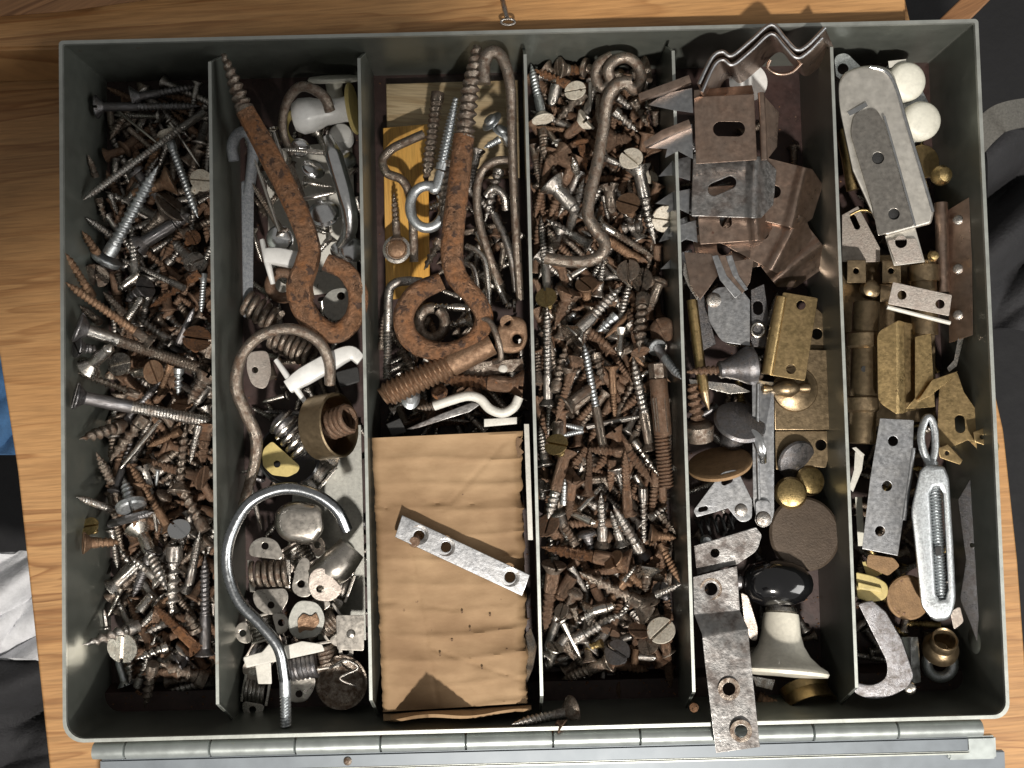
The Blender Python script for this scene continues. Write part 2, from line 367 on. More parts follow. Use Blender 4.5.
# desk board under the tray
dk = thing('wooden_board', 'orange pine board with dark grain carrying the open metal tray', 'board', at(512, 384, -2))
dpts = [(-300, -30), (62, 14), (420, -36), (560, -60), (893, -60), (905, 0), (948, 190), (1003, 430), (1017, 560), (1042, 900), (68, 900), (50, 768), (18, 470), (-4, 330), (-30, 120), (-300, 90)]
put('board_top', block([(x, y, 6) for x, y in dpts], -26, -1.6, bev=2.2), M['desk'], dk)
# neighbouring board, upper left corner
XR = at(906, 8, 36).x
def slab(x0, y0, z0, x1, y1, z1, b=.0012):
    bm = bmesh.new(); bmesh.ops.create_cube(bm, size=1)
    for v in bm.verts: v.co = Vector(((x0+x1)/2+v.co.x*(x1-x0), (y0+y1)/2+v.co.y*(y1-y0), (z0+z1)/2+v.co.z*(z1-z0)))
    bmesh.ops.bevel(bm, geom=bm.edges[:], offset=b, segments=2, affect='EDGES'); me = bpy.data.meshes.new('b'); bm.to_mesh(me); bm.free(); return me
put('raised_board', slab(-.12, BOXH+.0008, -.0012, XR, BOXH+.12, .036), M['desk'], dk, label='pine board behind the tray, raised out of its shadow')  # board raised here so the lamp reaches it past the tray
put('back_board', block([(-320, -120), (760, -120), (760, -42), (420, -40), (235, -12), (62, 12), (-320, 40)], 36.5, 44, bev=2), M['desk2'], dk, label='darker second board behind the seam')
put('splinter', block([(55, -5), (130, -5), (128, -1), (62, 12)], 36.3, 39, bev=.5), M['desk2'], dk)

# plate and arm added out of view, blocking the lamp over the upper left
lp = thing('light_blocker', 'unseen plate and arm added to keep lamp light off the upper left', 'light blocker', LAMP)
def blocker_pt(x, y, t=.5): return LAMP+(Vector((x, y, .02))-LAMP)*t
e1, e2 = Vector((-.03, .165)), Vector((.175, .262)); ed = (e2-e1).normalized(); nn_ = Vector((-ed.y, ed.x))
o_ = [e1-ed*.25, e2+ed*.01, e2+ed*.01+nn_*.35, e1-ed*.25+nn_*.35]
V = [blocker_pt(q.x, q.y) for q in o_]; V += [v+Vector((0, 0, .003)) for v in V]
put('blocker_plate', mesh_of(V, [(0, 1, 2, 3), (7, 6, 5, 4)]+[(i, (i+1) % 4, (i+1) % 4+4, i+4) for i in range(4)], False), M['dark_'], lp)
put('arm', sweep([LAMP+Vector((0, -.02, .03)), LAMP+Vector((-.10, .02, .06)), LAMP+Vector((-.35, .05, 0)), Vector((-.40, -.2, -.4))], .008, 12), M['dark_'], lp)  # invented arm that goes with the blocking plate

# ================================================================== TRAY
tray = thing('tool_tray', 'open grey metal parts tray with five dividers lying on the wooden board', 'tray', (BOXW/2, BOXH/2, 0))
T = .0009
def rrect(x0, y0, x1, y1, rad, n=6):
    """corner order: bl, br, tr, tl ; rad per corner"""
    out = []
    for (cx, cy, a0), r in zip(((x0, y0, 180), (x1, y0, 270), (x1, y1, 0), (x0, y1, 90)), rad):
        sx = 1 if cx == x0 else -1; sy = 1 if cy == y0 else -1
        for k in range(n+1):
            a = math.radians(a0+90*k/n); out.append((cx+sx*r+r*math.cos(a), cy+sy*r+r*math.sin(a)))
    return out
rads = (.008, .006, .0016, .0016)
def ring(x0, y0, x1, y1, rad, z): return [Vector((x, y, z)) for x, y in rrect(x0, y0, x1, y1, rad)]
def loft(rings, close=True):
    n = len(rings[0]); V = [v for r in rings for v in r]; F = []
    for i in range(len(rings)-1):
        for k in range(n): F.append((i*n+k, i*n+(k+1) % n, (i+1)*n+(k+1) % n, (i+1)*n+k))
    return V, F
rin = tuple(max(r-T, .0008) for r in rads)
V, F = loft([ring(0, 0, BOXW, BOXH, rads, -.001), ring(0, 0, BOXW, BOXH, rads, RIM-.0006), ring(T, T, BOXW-T, BOXH-T, rin, RIM-.0006), ring(T, T, BOXW-T, BOXH-T, rin, .0)])
n0 = 28; F.append(tuple(range(n0))[::-1])
put('wall', mesh_of(V, F), M['tin'], tray, sharp=30)
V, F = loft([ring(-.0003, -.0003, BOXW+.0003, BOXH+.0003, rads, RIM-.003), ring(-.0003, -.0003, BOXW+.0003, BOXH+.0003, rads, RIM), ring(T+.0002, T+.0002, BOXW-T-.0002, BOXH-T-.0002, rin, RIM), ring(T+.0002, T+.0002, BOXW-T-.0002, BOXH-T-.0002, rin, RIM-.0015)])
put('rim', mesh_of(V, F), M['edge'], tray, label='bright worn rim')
put('floor_plate', mesh_of([(T, T, .0004), (BOXW-T, T, .0004), (BOXW-T, BOXH-T, .0004), (T, BOXH-T, .0004)], [(0, 1, 2, 3)], False), M['maroon'], tray)
# step of the floor along the hinge side
put('floor_step', join(mesh_of([(T, T, .0), (BOXW-T, T, .0), (BOXW-T, T, .0075), (T, T, .0075), (T, .009, .0075), (BOXW-T, .009, .0075), (T, .0115, .0), (BOXW-T, .0115, .0)],
    [(2, 3, 4, 5), (4, 6, 7, 5), (0, 1, 2, 3)], False)), M['maroon'], tray)
DIVX = []
for (xt, xb) in ((210, 217.5), (360, 370), (527, 540), (674.5, 693), (834, 855)):
    a = at(xt, 62, 43); b = at(xb, 700, 43); DIVX.append((a.x+b.x)/2)
def divider(x):
    h = .043; pr = [(T, .0005), (T, .024), (.0125, h), (BOXH-.009, h), (BOXH-T, .027), (BOXH-T, .0005)]
    t = .0004
    V = [(x-t, y, z) for y, z in pr]+[(x+t, y, z) for y, z in pr]; n = len(pr)
    F = [tuple(range(n)), tuple(range(n, 2*n))[::-1]]+[(i, (i+1) % n, (i+1) % n+n, i+n) for i in range(n)]
    d = put('divider', mesh_of(V, F, False), M['tin'], tray)
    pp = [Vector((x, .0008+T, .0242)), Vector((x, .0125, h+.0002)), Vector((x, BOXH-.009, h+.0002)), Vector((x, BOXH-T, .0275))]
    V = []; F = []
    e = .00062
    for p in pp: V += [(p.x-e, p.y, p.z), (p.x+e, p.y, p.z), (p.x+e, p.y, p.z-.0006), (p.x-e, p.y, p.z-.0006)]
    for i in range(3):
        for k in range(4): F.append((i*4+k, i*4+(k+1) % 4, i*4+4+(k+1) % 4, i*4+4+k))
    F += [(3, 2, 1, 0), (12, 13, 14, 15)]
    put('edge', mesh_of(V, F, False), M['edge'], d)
for x in DIVX: divider(x)
# small embossed domes on the right wall
for (px, py) in ((985, 300), (978, 640)):
    q = at(px, py, 20); q.x = BOXW-T
    put('dimple', lathe([(.0055, 0), (.0045, .0004), (.003, .0008), (.0001, .001)], q, (-1, 0, 0)), M['tin'], tray)
# hinge along the front edge and the lid folded down behind it
hy = -.0046; hz = RIM-.0035
xs = [.010]+[at(x, 745, 42).x for x in (126, 211, 296, 381, 466, 553, 640, 729, 813, 897)]+[at(982, 727, 42).x]
for i in range(len(xs)-1):
    g = .00010; r = .0032 if i % 2 == 0 else .0033
    put('hinge_knuckle', lathe([(r*.7, 0), (r, .0004), (r, xs[i+1]-xs[i]-2*g-.0004), (r*.7, xs[i+1]-xs[i]-2*g)], (xs[i]+g, hy, hz), (1, 0, 0), 20), M['hinge'], tray)
def rbox(x0, y0, z0, x1, y1, z1, b=.0004):
    bm = bmesh.new(); bmesh.ops.create_cube(bm, size=1)
    for v in bm.verts: v.co = Vector(((x0+x1)/2+v.co.x*(x1-x0), (y0+y1)/2+v.co.y*(y1-y0), (z0+z1)/2+v.co.z*(z1-z0)))
    bmesh.ops.bevel(bm, geom=bm.edges[:], offset=b, segments=2, affect='EDGES'); me = bpy.data.meshes.new('b'); bm.to_mesh(me); bm.free(); return me
lid = put('lid', rbox(.003, -.06, hz-.006, BOXW+.001, -.0150, hz-.0035), M['lid'], tray)
put('lid_flange', rbox(.012, -.0142, hz-.006, BOXW-.014, -.0086, hz-.001, .0006), M['lid'], lid)
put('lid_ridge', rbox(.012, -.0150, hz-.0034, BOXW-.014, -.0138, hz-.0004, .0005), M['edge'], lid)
put('lid_corner', rbox(BOXW-.022, -.0175, hz-.0058, BOXW-.003, -.0085, hz-.0016, .0008), M['hinge'], lid)
for px in (348, ):
    q = at(px, 764, 40); put('rivet', lathe([(.0016, 0), (.0016, .0004), (.001, .0009), (.0001, .001)], (q.x, -.0114, hz-.001), (0, 0, 1)), M['brown_'], lid)
# catch wire on the back wall
ct = thing('wire_catch', 'short grey steel wire catch on the back rim of the tray', 'catch', at(507, 20, 40))
put('wire', wire([(501, -8, 34), (504, 6, 40), (507, 18, 42)], 2.6), M['steel_'], ct)
put('eyelet', wire(arcpts(508, 22, 7, 0, 350, 14, 41, ry=3), 1.3), M['steel_'], ct)

# things beyond the board, far below
def crumple(px0, py0, px1, py1, z, amp, nx, ny, seed, edge=None):
    rnd = random.Random(seed); V = []; F = []; ph = [(rnd.uniform(2, 9), rnd.uniform(2, 9), rnd.uniform(0, 6), rnd.uniform(.3, 1)) for _ in range(7)]
    for j in range(ny+1):
        for i in range(nx+1):
            u, v = i/nx, j/ny; h = sum(a*abs(math.sin(fx*u+fy*v+p)) for fx, fy, p, a in ph)/4
            e = (rnd.uniform(-1, 1)*6 if edge else 0)
            V.append(at(px0+(px1-px0)*u+e, py0+(py1-py0)*v+e, z+amp*h))
    for j in range(ny):
        for i in range(nx): a = j*(nx+1)+i; F.append((a, a+1, a+nx+2, a+nx+1))
    bm = bmesh.new(); bm.from_mesh(mesh_of(V, F)); bmesh.ops.solidify(bm, geom=bm.faces[:], thickness=.002); me = bpy.data.meshes.new('c'); bm.to_mesh(me); bm.free(); return me
finish(put('cloth', crumple(-90, 345, 22, 455, -170, 25, 40, 40, 3), M['bluecloth'], loc=at(0, 400, -180), sharp=80), 'blue cloth below the left edge of the board', 'cloth')
finish(put('cloth', crumple(-90, 552, 62, 660, -200, 36, 60, 50, 5), M['whitecloth'], loc=at(20, 600, -220), sharp=80), 'crumpled grey-white cloth below the lower left of the board', 'cloth')
finish(put('bag', crumple(-120, 650, 110, 800, -230, 60, 50, 40, 8), M['darkbag'], loc=at(20, 700, -250), sharp=80), 'dark cloth bag in shadow at the lower left corner', 'bag')
finish(put('bag', crumple(985, 130, 1120, 330, -180, 50, 40, 40, 12), M['darkbag'], loc=at(1050, 250, -200), sharp=80), 'dark cloth bag in shadow right of the tray', 'bag')
def band(pts, wpx, tmm):
    P = catmull([at(*p) for p in pts], 8); V = []; F = []
    for i, p in enumerate(P):
        t = (P[min(i+1, len(P)-1)]-P[max(i-1, 0)]).normalized(); s = t.cross(Vector((0, 0, 1))).normalized()*wpx*K(0)/2; u = Vector((0, 0, tmm*.001))
        V += [p-s, p+s, p+s-u, p-s-u]
    for i in range(len(P)-1):
        for k in range(4): F.append((i*4+k, i*4+(k+1) % 4, i*4+4+(k+1) % 4, i*4+4+k))
    return mesh_of(V, F)
finish(put('strap', band([(960, 160, -90), (988, 128, -80), (1010, 115, -75), (1060, 108, -90)], 34, 2.5), M['webbing'], loc=at(1010, 120, -80)), 'grey woven webbing strap lying right of the tray', 'strap')
finish(put('timber', block([(918, 40), (980, -20), (1010, -20), (950, 40)], -150, -120, bev=2), M['desk2'], loc=at(960, 0, -130)), 'dim timber rail behind the upper right tray corner', 'timber')

# ================================================================== SCREWS
_mc = {}
def thread_mesh(ratio, coarse, frac):
    """threaded part, unit diameter, axis +z from the tip at 0"""
    key = ('t', ratio, coarse, frac)
    if key in _mc: return _mc[key]
    L = ratio*frac; pitch = {0: .42, 1: .62, 2: .24}[coarse]; n = 12; rows = 5
    core = {0: .36, 1: .27, 2: .42}[coarse]
    zs = np.arange(0, L+1e-6, pitch/rows); th = np.arange(n)*2*math.pi/n
    Z, TH = np.meshgrid(zs, th, indexing='ij')
    tip = np.clip(Z/min(1.5, L*.4), .06, 1)**.75
    if coarse == 2: tip = np.clip(Z/.2, .8, 1)
    ph = (Z/pitch-TH/(2*math.pi)) % 1.0; d = np.abs(ph-.5)*2
    tri = np.clip(1.0-d*1.9, 0, 1)**.8
    fade = np.clip((L-Z)/.25, 0, 1)
    R = (core+(.5-core)*(tri*fade+(1-fade)*.75))*tip
    X = R*np.cos(TH); Y = R*np.sin(TH); V = np.stack([X, Y, Z], -1).reshape(-1, 3)
    m = len(zs); F = [(i*n+k, i*n+(k+1) % n, (i+1)*n+(k+1) % n, (i+1)*n+k) for i in range(m-1) for k in range(n)]
    F += [tuple(range(n))[::-1], tuple((m-1)*n+k for k in range(n))]
    me = bpy.data.meshes.new('thread'); me.from_pydata(V.tolist(), [], F); me.polygons.foreach_set('use_smooth', [True]*len(F)); me.update()
    _mc[key] = me; return me
def lathe_mesh(key, prof, n=20):
    if key in _mc: return _mc[key]
    me = lathe([(r, h) for r, h in prof], (0, 0, 0), (0, 0, 1), n); bm = bmesh.new(); bm.from_mesh(me); bmesh.ops.recalc_face_normals(bm, faces=bm.faces)
    for e in bm.edges: e.smooth = not (len(e.link_faces) == 2 and e.calc_face_angle(0) > .6)
    bm.to_mesh(me); bm.free(); _mc[key] = me; return me
def head_mesh(kind, hr):
    """head with a real slot; top at z=0, unit = shank diameter"""
    key = ('h', kind, hr)
    if key in _mc: return _mc[key]
    if kind == 'f': prof = [(.47, -hr*.75), (.5, -hr*.68), (hr*.97, -hr*.13), (hr, -hr*.09), (hr*.98, 0)]
    elif kind == 'd': prof = [(.45, -.62*hr), (hr*.97, -.6*hr), (hr, -.5*hr), (hr*.93, -.25*hr), (hr*.75, -.1*hr), (hr*.45, -.02*hr), (hr*.05, 0)]
    elif kind == 'p': prof = [(.45, -.45*hr), (hr*.97, -.42*hr), (hr, -.36*hr), (hr*.96, -.1*hr), (hr*.8, 0)]
    else: prof = [(.5, -hr*.6), (hr, -hr*.5), (hr, 0)]
    base = lathe(prof, (0, 0, 0), (0, 0, 1), 28); w = .11*hr; dep = .28*hr; V = []; F = []
    for side in (-1, 0, 1):
        bm = bmesh.new(); bm.from_mesh(base)
        def cut(co, no):
            g = bmesh.ops.bisect_plane(bm, geom=bm.verts[:]+bm.edges[:]+bm.faces[:], plane_co=co, plane_no=no, clear_outer=True)
            es = [e for e in g['geom_cut'] if isinstance(e, bmesh.types.BMEdge)]
            if es: bmesh.ops.holes_fill(bm, edges=es) if False else bmesh.ops.contextual_create(bm, geom=es)
        if side == -1: cut((-w, 0, 0), (1, 0, 0))
        elif side == 1: cut((w, 0, 0), (-1, 0, 0))
        else: cut((w, 0, 0), (1, 0, 0)); cut((-w, 0, 0), (-1, 0, 0)); cut((0, 0, -dep), (0, 0, 1))
        bmesh.ops.recalc_face_normals(bm, faces=bm.faces)
        k = len(V); bm.verts.index_update(); V += [v.co.copy() for v in bm.verts]; F += [[v.index+k for v in f.verts] for f in bm.faces]; bm.free()
    bpy.data.meshes.remove(base)
    me = bpy.data.meshes.new('head'); me.from_pydata(V, [], F); bm = bmesh.new(); bm.from_mesh(me)
    for e in bm.edges: e.smooth = not (len(e.link_faces) == 2 and e.calc_face_angle(0) > .55)
    for f in bm.faces: f.smooth = True
    bm.to_mesh(me); bm.free(); _mc[key] = me; return me
def child(name, me, mat, root, z=0, rz=0, sz=1.0, label=None):
    if not me.materials: me.materials.append(None)
    o = bpy.data.objects.new(name, me); COL.objects.link(o); o.parent = root; o.location = (0, 0, z); o.rotation_euler = (0, 0, rz); o.scale = (1, 1, sz)
    o.material_slots[0].link = 'OBJECT'; o.material_slots[0].material = mat
    if label: o['label'] = label
    return o
_srnd = random.Random(11)
def make_screw(H, Tp, d, mat, kind='f', hr=.95, coarse=0, frac=.62, tmat=None, hmat=None, roll=None, name='wood_screw'):
    """H head point, Tp tip point (m), d shank diameter (m)"""
    H = Vector(H); Tp = Vector(Tp); L = (H-Tp).length
    r = bpy.data.objects.new(name, None); COL.objects.link(r); r.empty_display_size = .3
    q = (H-Tp).to_track_quat('Z', 'Y'); r.location = Tp
    roll = _srnd.uniform(0, 6.28) if roll is None else math.radians(roll)
    r.rotation_mode = 'QUATERNION'; r.rotation_quaternion = q; r.scale = (d, d, d)
    ratio = L/d; rq = max(2, round(ratio)); s = ratio/rq; hr = round(hr*10)/10; frac = round(frac*10)/10
    if kind == 'n': frac = 0
    hh = 0 if kind == 'x' else hr*.7
    if frac > 0: child('thread', thread_mesh(rq, coarse, frac), tmat or mat, r, 0, roll, s)
    sh = ratio*(1-frac)-(hh if kind != 'x' else 0)
    if sh > .15:
        if frac > 0: prof = [(.46, 0), (.5, .12), (.5, 1), ]
        else: prof = [(.03, 0), (.3, .12), (.42, .3), (.5, 1)]
        m = lathe_mesh(('s', frac > 0), prof, 16); o = child('shank', m, mat, r, ratio*frac, 0); o.scale = (1, 1, sh)
    if kind not in 'nx':
        child('head', head_mesh(kind, hr), hmat or mat, r, ratio, roll, 1)
    elif kind == 'n':
        child('head', lathe_mesh('nh', [(.5, -.5), (.9, -.3), (.95, -.05), (.6, 0)], 18), hmat or mat, r, ratio, 0, 1)
    return r

# rust grit and flakes that have collected on the floor: nobody could count them
_gr = random.Random(77); V = []; F = []
for _ in range(2600):
    x = _gr.uniform(.003, BOXW-.003); y = _gr.choice([_gr.uniform(.012, BOXH-.003), _gr.uniform(.002, .04)]); z0 = .0006 if y > .0118 else (.0077 if y < .009 else None)
    if z0 is None: continue
    r = _gr.uniform(.00015, .0006)*(2 if _gr.random() < .06 else 1); k = len(V); a = _gr.uniform(0, 6)
    V += [(x+r*math.cos(a+q), y+r*math.sin(a+q)*_gr.uniform(.5, 1), z0) for q in (0, 1.6, 3.1, 4.7)]+[(x, y, z0+r*.6)]
    F += [(k, k+1, k+4), (k+1, k+2, k+4), (k+2, k+3, k+4), (k+3, k, k+4)]
finish(put('rust_grit', mesh_of(V, F, False), M['grit'], loc=(0, 0, 0)), 'rust flakes and grit scattered over the tray floor', 'grit', None, 'stuff')

# hx hy tx ty  diameter  finish  head  layer  [options]   (pixels; kinds: f flat, d round, p pan, x headless end, n pin)
C1 = """
96 107 200 106 9 dark f 1 r1.3 | 132 98 198 86 9 dark f 1 r1.3 | 204 112 83 200 8.5 steel x 3 c0 | 113 107 161 146 3.6 nickel n 2
169 121 200 167 3.8 nickel n 4 | 129 129 156 152 6 brown x 2 | 167 133 198 218 9.5 zinc f 4 Hcream fr.8 r1.1 | 104 263 158 166 14 zinc p 4 fr.8 r1.1
202 180 192 194 9 cream f 5 u60 r1.3 | 172 180 133 195 12.5 copper f 5 c2 r1.2 | 96 177 88 155 7 brown x 1 | 99 198 105 222 8 brown x 2 c1
110 194 118 215 6 steel x 2 | 112 236 86 218 8 steel x 2 | 97 253 82 231 9 copper x 2 c1 | 92 296 63 251 9.5 copper x 2 c1
172 206 140 240 13 brown f 2 r1.4 | 138 246 190 214 13 dark f 3 fr.3 r.9 | 184 288 119 258 7 steel x 3 | 194 262 172 240 11 steel f 4 u35 r1.0
193 237 186 246 8 orange f 3 u60 | 96 276 106 262 12 brown f 2 r1.1 | 146 287 126 301 11 dark f 3 u35 r1.05 | 140 274 118 290 9 nickel x 2 fr.2
200 273 149 308 9.5 orange x 3 c1 | 204 274 201 315 7 zinc x 3 | 152 343 65 282 10 brown f 3 fr.75 Tcopper | 124 314 103 292 8 brown x 2
99 322 80 306 9 brown x 2 c1 | 141 299 127 320 9 nickel x 3 c2 | 168 340 137 316 9.5 steel x 2 c1 | 176 350 194 308 8 dark n 3
77 327 209 371 12.5 steel f 5 r1.15 fr.68 c2 Hdark Tbrown | 76 347 98 350 11 dark f 4 u35 r1 | 88 368 112 346 11.5 nickel f 4 fr.2 r1.1 | 119 364 130 372 10 nickel f 5 u62 r1.25
154 372 132 373 11 nickel f 5 u38 r1.1 Hcopper fr.2 | 197 338 195 352 10 orange f 3 u62 r1.35 | 171 364 157 400 7.5 copper x 3 | 179 368 178 396 10 zinc x 3 c1
138 395 79 373 8.5 brown x 3 c1 Tbrown | 75 396 209 422 13 dark f 6 r1.05 fr.62 c2 Tsteel | 208 374 188 404 13 brown f 2 | 182 404 184 414 9 copper f 3 u30 r1.2
123 426 80 439 14 brown x 3 c1 | 145 417 109 462 14 brown x 3 c1 | 163 417 120 469 6 nickel n 5 | 180 432 147 447 7.5 copper x 4
179 492 186 423 11 brown f 4 fr.9 c1 r1 | 199 425 190 464 8 steel x 3 | 206 424 202 466 12 rust f 1 | 203 478 138 459 10.5 rust f 2 r1.2
124 506 96 452 11 brown x 3 | 170 530 129 463 9 copper f 4 fr.7 | 158 468 156 486 4 zinc n 3 | 113 510 77 497 8 steel x 3
132 509 124 478 12.5 zinc p 4 fr.75 r1.25 | 110 524 153 512 8.5 dark x 3 fr.3 | 89 526 97 533 8 brass f 3 u55 r1.2 | 83 543 120 542 11 copper f 4 u25 r1
139 527 167 590 12.5 nickel f 5 fr.6 r1.15 Tsteel | 154 510 157 533 4 steel n 2 | 179 529 183 545 10 bright f 5 u60 r1.1 | 205 531 175 474 13 brown x 4 c1
188 590 200 531 9.5 steel f 4 fr.6 | 175 546 171 622 16 steel x 3 c1 | 112 588 144 558 9.5 steel f 3 fr.25 r1.1 | 205 655 205 556 11 dark f 5 fr.55 r.9
122 588 107 618 5 nickel x 4 | 139 611 153 594 10 nickel x 2 fr.2 | 107 628 104 609 4 steel n 2 | 138 626 83 645 13 steel x 4 c1
122 648 132 640 13 nickel f 5 u58 r1.15 | 126 686 117 655 8 zinc f 3 fr.2 | 153 664 145 707 12 brown x 3 c1 | 167 647 137 659 11 nickel x 4 c1
198 649 154 606 10.5 orange f 4 fr.5 | 197 631 186 612 14 brown x 2 c1 | 206 681 160 663 17 brown x 2 c1 | 213 681 169 690 10 steel x 2 c1
155 612 139 628 8 steel x 3 | 167 622 145 633 9 steel x 2 c1 | 184 690 196 700 9 rust f 1 | 176 663 190 655 12 dark f 1
"""
C4 = """
543 120 531 64 9.5 zinc f 3 Hcream r1.25 | 568 85 534 69 9.5 orange x 2 c1 | 558 81 551 107 13 steel p 3 fr.0 r.6 | 558 69 585 72 12 brown f 2 Torange fr.55
575 90 580 104 11 cream f 3 u55 r1.05 | 584 92 555 123 12 brown x 4 c1 | 587 119 564 138 12 rust f 3 Hcream fr.0 r1.05 | 590 80 590 112 4.5 steel n 3
565 130 534 127 5 copper x 5 | 543 130 545 160 10 brown x 2 | 566 151 553 142 8 steel x 3 | 580 139 586 170 8 orange d 4 r1.1
565 155 545 163 14 rust f 2 | 576 172 573 158 9 nickel x 3 u-60 | 617 97 633 110 9 steel x 2 | 614 111 638 132 11 steel x 3 c1
633 100 648 126 10 brown x 2 c1 | 655 110 656 129 9 brown x 1 | 598 96 598 124 6 brown x 2 | 648 69 628 75 14 brown f 1
606 140 632 139 14 rust f 1 | 631 158 634 172 10 cream f 3 u58 r1.25 | 638 166 655 244 13 steel f 5 fr.55 r1.0 Tsteel Hsteel | 651 177 644 186 8 cream f 2 u50
665 219 654 214 9 cream f 3 r1.5 | 628 203 632 218 10 copper f 4 u60 r1.15 | 609 185 612 214 11 brown f 3 r.9 fr.2 | 551 182 578 213 15 steel f 5 fr.25 r1.0
548 298 541 217 8.5 steel f 4 r.8 | 546 297 550 309 9 brass f 5 u62 r1.25 | 590 246 546 219 9.5 steel f 5 fr.55 r.9 | 557 248 548 228 9 brown x 3
597 222 654 257 8.5 nickel f 4 fr.7 Tbrown | 638 260 608 240 11 copper x 3 c2 | 641 226 618 229 12 steel x 3 c1 | 604 196 609 223 6 steel x 2
628 270 633 280 10 brown f 4 u60 r1.25 | 606 263 632 288 5 nickel n 4 | 568 278 588 266 6.5 nickel n 4 | 560 263 566 286 9 rust f 2 fr.2
598 297 604 261 7.5 steel f 4 r1.2 | 586 284 587 303 10 copper f 4 u45 r1.1 | 569 291 555 327 13 rust f 3 fr.75 | 568 319 576 313 7 zinc x 3
572 337 622 286 12.5 steel f 6 r1.25 fr.6 Hnickel | 616 316 598 332 11.5 zinc x 4 | 636 307 605 338 6 copper n 5 | 643 295 639 352 14 brown x 5 c1
661 278 648 312 10 brown d 4 r1.0 fr.3 | 642 280 655 284 11 brown f 3 u50 r1.1 | 661 328 668 336 9 rust d 3 u65 r1.5 | 655 345 681 379 9.5 dark d 7 r1.05 fr.6 Tzinc Hzinc
621 331 620 356 8.5 nickel f 4 r1.1 fr.2 | 604 450 584 343 9 brown f 6 fr.6 Tzinc r.9 | 548 405 547 306 9.5 steel f 5 fr.7 r1 | 539 384 537 338 8 brown x 3
555 392 567 343 11 brown x 4 c1 | 576 358 556 421 9.5 rust f 5 fr.6 r.9 | 596 354 603 383 10 brown x 3 c1 | 612 366 615 421 7.5 copper f 5 fr.5 r1.0
652 450 633 357 12 brown f 6 fr.6 Tsteel r.9 | 637 378 651 370 7 nickel x 3 | 587 427 641 416 6 steel x 4 fr.2 | 583 429 562 424 6 zinc x 4
582 431 561 436 6 zinc x 3 | 564 407 596 384 11 brown f 3 r1.3 fr.2 | 558 422 558 440 11 brown x 4 fr.2 | 546 466 540 426 9 steel f 4 fr.7
556 444 562 456 10 brass f 5 u55 r1.15 | 566 450 548 519 12 rust f 4 fr.4 Tsteel | 613 430 653 484 11 rust f 5 fr.6 r1.0 | 634 441 660 477 11 nickel x 4 c1
624 453 587 449 11 rust x 4 c0 | 587 450 571 468 10 rust x 4 | 588 495 590 447 8 rust f 4 | 612 460 610 492 9 rust x 3
628 515 625 451 10 rust f 5 fr.6 r.9 | 635 475 644 490 8 nickel x 4 fr.2 | 643 488 644 549 9.5 steel x 4 c1 | 603 547 601 493 11 steel f 6 fr.6 r.9 Hbrown
579 510 602 486 6 nickel x 5 fr.2 | 573 478 568 520 9 rust f 5 fr.5 r.9 | 564 504 565 479 8 zinc x 3 | 571 512 596 524 8 nickel x 5 fr.2
586 530 593 558 9.5 dark d 6 r1 | 643 557 613 505 12.5 steel f 6 fr.7 r.8 Hdark | 622 545 611 511 9 steel f 4 fr.6 | 621 549 629 553 9 brown f 5 u50
650 518 667 507 8.5 steel x 4 c1 | 661 515 676 534 9 brown x 4 c1 | 650 535 676 538 10 copper f 4 r1.1 | 661 544 680 583 9 copper x 4
630 563 541 547 14 rust f 6 Torange r.95 fr.65 | 547 525 560 540 12 rust f 3 u45 r1.1 | 576 546 561 520 9.5 brown x 4 | 648 566 645 592 9.5 brown f 4 r1.6 Hnickel fr.3
554 564 545 632 14 rust f 5 r.9 fr.6 Hbrown | 572 576 558 600 13 rust x 4 fr.2 | 570 566 587 593 8 steel x 5 fr.0 | 650 608 579 572 15 brown f 6 c1 fr.7 r1.15
585 613 616 605 11 nickel f 5 fr.3 r1.15 | 573 640 627 611 12 steel x 4 | 602 643 585 649 8.5 brass x 5 | 558 617 544 658 10 steel f 4 fr.0 r.8
561 619 581 659 6.5 nickel n 6 | 617 652 624 662 11 dark f 5 u58 r1.15 | 661 630 664 640 10 cream f 5 u60 r1.35 | 639 630 634 646 9 rust f 5 u35 r1.2
648 644 654 650 10 brown f 4 u55 r1.1 | 669 620 666 592 9 rust x 3 | 656 595 681 584 7.5 steel x 5 | 665 641 671 688 10 rust x 3
611 661 562 679 12 brown f 4 r.9 fr.55 | 600 675 664 679 8.5 steel p 4 r1.1 fr.8 | 619 687 562 689 11 brown f 3 r1.15 fr.5 Hrust | 585 674 580 695 4.5 nickel n 4
636 650 634 669 8 copper x 3 fr.2 | 640 656 657 658 9 steel x 4 fr.0 | 566 642 574 660 8 brown x 3 | 555 647 549 668 9 nickel f 4 fr.0
623 581 636 566 7 nickel x 5 | 561 611 572 617 8 brown f 4 u50 | 573 606 577 622 9 brown x 4 c1 | 633 612 640 621 10 steel x 4 c1
660 590 668 600 8 dark f 3 u55 r1.1 | 545 575 541 590 8 steel x 1 | 545 484 542 500 9 steel f 2 u40 | 668 560 672 540 7 brown x 1
573 711 512 724 10.5 steel f 2 r1.5 fr.7 Hbrown | 563 727 556 722 8 rust f 1 r1 fr.0
"""
FINISH = dict(rust='rusty brown', orange='orange-rusted', brown='browned steel', steel='dull steel', dark='dark grey steel', nickel='shiny silvery', zinc='pale zinc', brass='yellow brass', cream='cream-painted', copper='coppery brown', bright='bright white-metal')
HEADW = dict(f='flat-head', d='round-head', p='pan-head', x='', n='')
